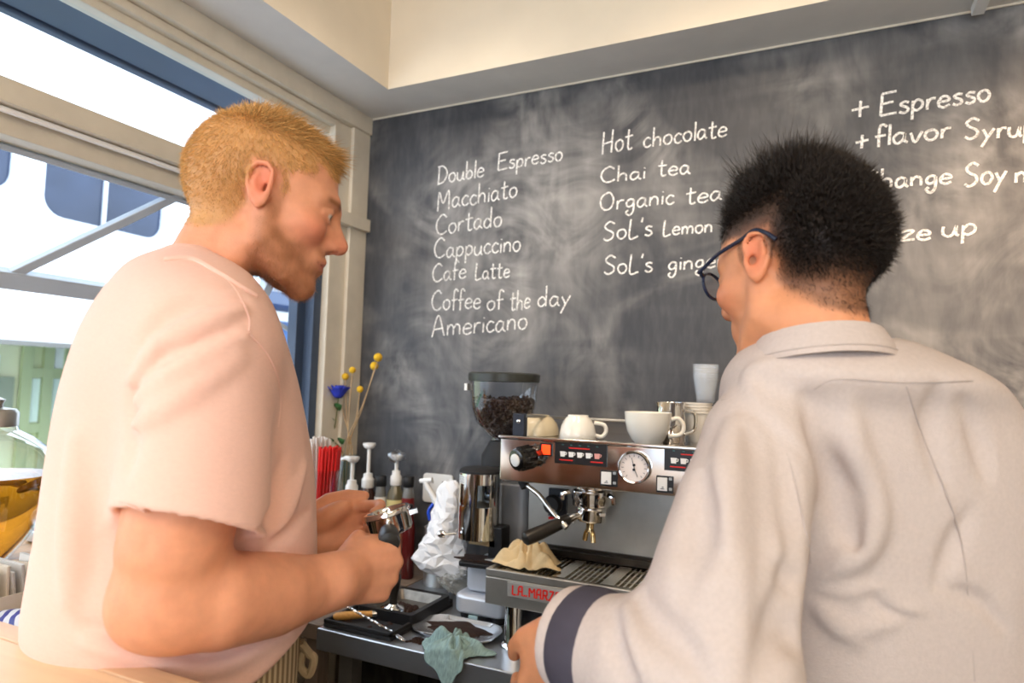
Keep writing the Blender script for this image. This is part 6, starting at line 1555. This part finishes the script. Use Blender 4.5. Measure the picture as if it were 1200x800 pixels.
m_yel = mat('craspedia_yellow', (232, 184, 40), .8, noise=.15, nscale=300, bump=.8, bscale=420); m_dry = mat('dry_stem', (196, 164, 122), .7)
neck = np.array((vx_, yv, vzt))
for i, (bx_, by_, br_, lean) in enumerate([(443, 418.6, 5.0, 'topmost of the six'), (438.7, 428.5, 4.8, 'just under the topmost one'), (421.8, 456, 4.0, 'lowest of the six, against the chalkboard'), (413, 433.5, 4.0, 'in front of the window jamb edge'), (404.7, 441, 4.3, 'just above the blue rose'), (395, 437.8, 3.8, 'nearest the window')]):
    yb_ = yv-.02+.012*(i % 3); c_ = np.array(hit(bx_, by_, 1, yb_)); t = thing('billy_button', 'yellow ball flower on a dry stem, '+lean, 'flower', (vx_+.004*(i-3), yv+.004*(i % 3-1), vz+.02)); r_ = br_/338
    mb = MB(); prof = [(max(.0006, r_*math.sin(PI*k/14)), -r_*math.cos(PI*k/14)) for k in range(15)]; mb.lathe(prof, 22, Matrix.Translation(c_)); mb.build('flower_head', m_yel, t)
    mb = MB(); st = neck+((i-2.5)*.008, .006*(i % 3-1), -.02); mb.tube(catmull([(vx_+.004*(i-3), yv+.004*(i % 3-1), vz+.02), st, st*.45+c_*.55+np.array((.006 if i < 3 else -.004, 0, 0)), c_-(0, 0, r_*.9)], 6), .0016, 7); mb.build('stem', m_dry, t)
rs = thing('blue_rose', 'blue rose with green leaves standing in the glass vase', 'rose', (vx_, yv, vz+.02)); rc = np.array(hit(396.6, 459, 1, yv-.03)); m_rose = mat('rose_blue', (44, 62, 190), .6, noise=.2, nscale=60)
mb = MB()
for lay, (npet, rr_, hh_, op) in enumerate([(4, .012, .036, .1), (5, .022, .036, .35), (6, .031, .032, .7)]):
    for k in range(npet):
        a0 = 2*PI*k/npet+lay*.5; vs = []; fs = []
        for i in range(6):
            for j in range(7):
                t_ = i/5; s_ = (j/6-.5)*2; wd_ = 1.15*math.sin(PI*(.25+.55*t_)); a = a0+s_*wd_*.95*PI/npet; r = rr_*(.35+.65*t_**.7)+op*.012*t_**3; vs.append((rc[0]+r*math.cos(a), rc[1]+r*math.sin(a), rc[2]-.022+hh_*1.25*t_-.004*s_*s_*t_))
        for i in range(5):
            for j in range(6): fs.append((i*7+j, i*7+j+1, (i+1)*7+j+1, (i+1)*7+j))
        mb.add(vs, fs)
fl_ = mb.build('bloom', m_rose, rs); sm_ = fl_.modifiers.new('s', 'SOLIDIFY'); sm_.thickness = .0012
mb = MB(); b2 = np.array(hit(391, 515, 1, yv-.01)); mb.tube(catmull([(vx_, yv, vz+.02), neck+(-.012, -.004, -.02), b2, np.array(hit(394, 490, 1, yv-.02)), rc-(0, 0, .02)], 6), .0022, 8); mb.build('stem', mat('rose_stem', (96, 100, 56), .6), rs)
m_leaf = mat('leaf_green', (44, 98, 46), .5, noise=.3, nscale=50)
for lx, ly, ls, la in ((384, 471, 1.0, 2.0), (396.5, 476, 1.1, .6), (384.5, 491, 1.0, 2.9), (374.5, 497, .9, 2.6), (381.5, 505, 1.0, 3.4), (385, 515, .9, 2.8), (400, 516, 1.0, .5)):
    c_ = np.array(hit(lx, ly, 1, yv-.03)); mb = MB(); vs = []; fs = []
    ax_ = nz(np.array((math.cos(la), -.35, .35*math.sin(la)))); sd_ = nz(np.cross(ax_, (.2, 1, .6))); nn_ = np.cross(ax_, sd_)
    for i in range(8):
        t_ = i/7; w_ = .0145*ls*math.sin(PI*min(1, .06+.94*t_))**.8
        for j in (-1, 0, 1): vs.append(c_+ax_*(t_-.5)*.044*ls+sd_*j*w_+nn_*(abs(j)*.003-.006*(t_-.5)**2*4*.5))
    for i in range(7):
        for j in range(2): fs.append((i*3+j, i*3+j+1, (i+1)*3+j+1, (i+1)*3+j))
    mb.add(vs, fs); lf = mb.build('leaf', m_leaf, rs); sm_ = lf.modifiers.new('s', 'SOLIDIFY'); sm_.thickness = .0008

# ================================================================ WINDOW SIDE AND THE BAR
m_bar = mat('pale_bar_wood', (232, 204, 164), .4, noise=.10, nscale=7, stretch=(.6, 8, 8))
ZB = 1.13; yE = hit(100, 757, 2, ZB)[1]
ba = thing('bar_counter', 'pale wooden bar counter in front of the person in pink', 'counter', (-1.0, .3, 0))
mb = MB(); mb.box((XW+.005, -.05, ZB-.045), (-.30, yE-.033, ZB)); mb.build('bar_top', m_bar, ba, bevel=.002)
mb = MB(); mb.box((XW+.005, yE-.032, ZB-.045), (-.30, yE, ZB+.0005)); mb.build('edge_strip', mat('bar_edge_wood', (222, 186, 146), .4, noise=.12, nscale=8, stretch=(.6, 8, 8)), ba, bevel=.003)
mb = MB(); mb.box((XW+.02, .02, 0), (-.34, yE-.10, ZB-.045)); mb.build('bar_front', mat('bar_panel', (190, 160, 124), .55, noise=.15, nscale=8, stretch=(6, 6, .6)), ba)
ZL = .985; fl = thing('window_shelf', 'dark shelf unit under the wooden windowsill', 'shelf', (-1.4, .85, 0))
mb = MB(); mb.box((XW+.004, yE+.01, ZL-.03), (-1.14, 1.28, ZL)); mb.build('shelf_top', mat('shelf_dark', (74, 72, 72), .6), fl, bevel=.003)
mb = MB(); mb.box((XW+.02, yE+.03, 0), (-1.18, 1.26, ZL-.03)); mb.build('carcass', mat('cabinet_black', (26, 26, 30), .6), fl)
# tea jar on the sill
jx, jy = -1.625, .830; jz = 1.0455
jr_ = thing('tea_jar', 'round glass jar of amber tea on the windowsill', 'jar', (jx, jy, jz)); M_ = Matrix.Translation((jx, jy, jz))
prof = [(.030, 0), (.042, .002), (.050, .012), (.068, .035), (.092, .075), (.110, .120), (.118, .165), (.115, .205), (.100, .240), (.070, .265), (.044, .280), (.040, .292), (.041, .305)]
mb = MB(); mb.lathe(prof, 48, M_, cap=False); mb.lathe([(.001, .001), (.03, 0)], 48, M_, cap=False); mb.build('jar_glass', glass('jar_glass', (.96, .97, .97), .0, .25), jr_)
zl = hit(20, 553, 0, jx)[2]-jz
ins = [(max(r-.004, .001), z+.004) for r, z in prof if z < zl-.01]; rl = float(np.interp(zl, [z for r, z in prof], [r for r, z in prof]))-.004
tea = mat('amber_tea', (232, 150, 40), .05, trans=.75, ior=1.33, spec=.5)
mb = MB(); mb.lathe([(.001, .005)]+ins+[(rl, zl), (.001, zl)], 48, M_, cap=False); te = mb.build('tea', tea, jr_)
m_slice = mat('lemon_slice', (236, 190, 90), .5)
for k in range(7):
    a = k*.9; mb = MB(); mb.lathe([(.001, -.002), (.026, -.002), (.027, 0), (.026, .002), (.001, .002)], 20, M_ @ Matrix.Translation((.062*math.cos(a), .062*math.sin(a), zl-.012-.010*(k % 3))) @ Matrix.Rotation(.5*math.sin(k*2), 4, 'X')); mb.build('fruit_slice', m_slice, te)
mb = MB(); mb.lathe([(.040, .288), (.042, .290), (.042, .318), (.036, .326), (.012, .330), (.012, .338), (.016, .346), (.004, .352)], 32, M_); mb.build('jar_lid', m_satin, jr_)
# steel tray on the sill
tr = thing('serving_tray', 'shallow steel serving tray on the windowsill by the tea jar', 'tray', (-1.62, 1.12, jz)); pts = rrect(-1.755, .965, -1.497, 1.40, .03); n = len(pts); c_ = np.array((-1.626, 1.18)); vs = []
for s_, z in ((.92, .0005), (.98, .004), (1.0, .026), (1.0, .028), (.965, .028), (.945, .006)): vs += [(*(c_+(np.array(q)-c_)*s_), jz+z) for q in pts]
mb = MB(); mb.add(vs, [tuple(reversed(range(n)))]+[(j*n+i, j*n+(i+1) % n, (j+1)*n+(i+1) % n, (j+1)*n+i) for j in range(5) for i in range(n)]+[tuple(range(5*n, 6*n))]); mb.build('tray_body', m_steel, tr)
mb = MB(); mb.box((-1.71, 1.03, jz+.0065), (-1.55, 1.30, jz+.0075)); mb.build('tray_liner', m_white, tr)
# carton of paper sachets, striped packet and navy cloth on the shelf
cxb, cyb = -1.432, .770
ca = thing('sachet_carton', 'white carton filled with paper sachets below the windowsill', 'carton', (cxb, cyb, ZL)); mb = MB()
w_, d_, h_ = .060, .075, .050
for lo_, hi_ in (((-w_, -d_, 0), (w_, d_, .003)), ((-w_, -d_, 0), (-w_+.003, d_, h_)), ((w_-.003, -d_, 0), (w_, d_, h_)), ((-w_, -d_, 0), (w_, -d_+.003, h_)), ((-w_, d_-.003, 0), (w_, d_, h_))): mb.box((cxb+lo_[0], cyb+lo_[1], ZL+.0005+lo_[2]), (cxb+hi_[0], cyb+hi_[1], ZL+.0005+hi_[2]))
mb.build('carton_body', mat('carton_cream', (236, 224, 204), .6), ca)
for k in range(9):
    y_ = cyb-.062+.0155*k; mb = MB(); Ms = Matrix.Translation((cxb-.002, y_, ZL+.008)) @ Matrix.Rotation(rnd.uniform(-.12, .25), 4, 'X') @ Matrix.Rotation(rnd.uniform(-.08, .08), 4, 'Y')
    mb.prism(rrect(-.045, -.0035, .045, .0035, .003, 2), 0, .082+.01*(k % 2), Ms); o = mb.build('paper_sachet', mat('sachet_grey', (214, 210, 204), .6) if k % 3 else mat('sachet_cream', (230, 216, 196), .6), None)
    mk = MB(); mk.box((-.030, -.0042, .058), (-.010, -.0036, .066), Ms); mk.build('printed_mark', mat('print_grey', (90, 90, 90), .6), o)
    tag(o, 'pale paper sachet standing in the white carton', 'sachet', 'paper sachets in the carton')
def stripes(nm, c0, c1, sc):
    m = bpy.data.materials.new(nm); m.use_nodes = True; nt = m.node_tree; b = nt.nodes['Principled BSDF']; b.inputs['Roughness'].default_value = .4
    tc = nt.nodes.new('ShaderNodeTexCoord'); wv = nt.nodes.new('ShaderNodeTexWave'); wv.inputs['Scale'].default_value = sc; wv.bands_direction = 'DIAGONAL'; nt.links.new(tc.outputs['Object'], wv.inputs[0])
    cr = nt.nodes.new('ShaderNodeValToRGB'); cr.color_ramp.interpolation = 'CONSTANT'; cr.color_ramp.elements[0].color = (*lin(c0), 1); cr.color_ramp.elements[1].color = (*lin(c1), 1); cr.color_ramp.elements[1].position = .55
    nt.links.new(wv.outputs['Color'], cr.inputs[0]); nt.links.new(cr.outputs[0], b.inputs['Base Color']); return m
p = np.array(hit(20, 722, 2, ZL+.03)); p[2] = ZL
crumple('striped_packet', stripes('blue_white_stripes', (236, 236, 240), (54, 62, 150), 22), [ell(p+(0, 0, .018), (.075, .055, .018), k=.01), ell(p+(.05, .02, .016), (.04, .03, .014), k=.02)], p-(.13, .11, .03), p+(.14, .11, .08), .006, .002, 50, 71, 'blue and white striped packet lying under the windowsill', 'packet', (1, 1, 1), .003, ZL+.0005)
p = np.array(hit(62, 740, 2, ZL+.02)); p[2] = ZL
crumple('navy_cloth', mat('navy_cloth_blue', (44, 54, 130), .7, noise=.4, nscale=40), [ell(p+(0, 0, .016), (.060, .045, .022), k=.01), ell(p+(-.04, .03, .010), (.05, .03, .014), k=.02)], p-(.13, .11, .03), p+(.12, .12, .08), .006, .004, 60, 81, 'crumpled navy blue cloth beside the striped packet', 'cloth', (1, 1, 1), .006, ZL+.0005)
# small bracket under the beam
q = hit(1152, 8, 1, 1.86); mb = MB(); mb.box((q[0]-.014, 1.80, ZS-.030), (q[0]+.014, 1.92, ZS-.0065)); o = mb.build('ceiling_bracket', m_white, bevel=.002); tag(o, 'small white bracket fixed under the ceiling beam', 'bracket')
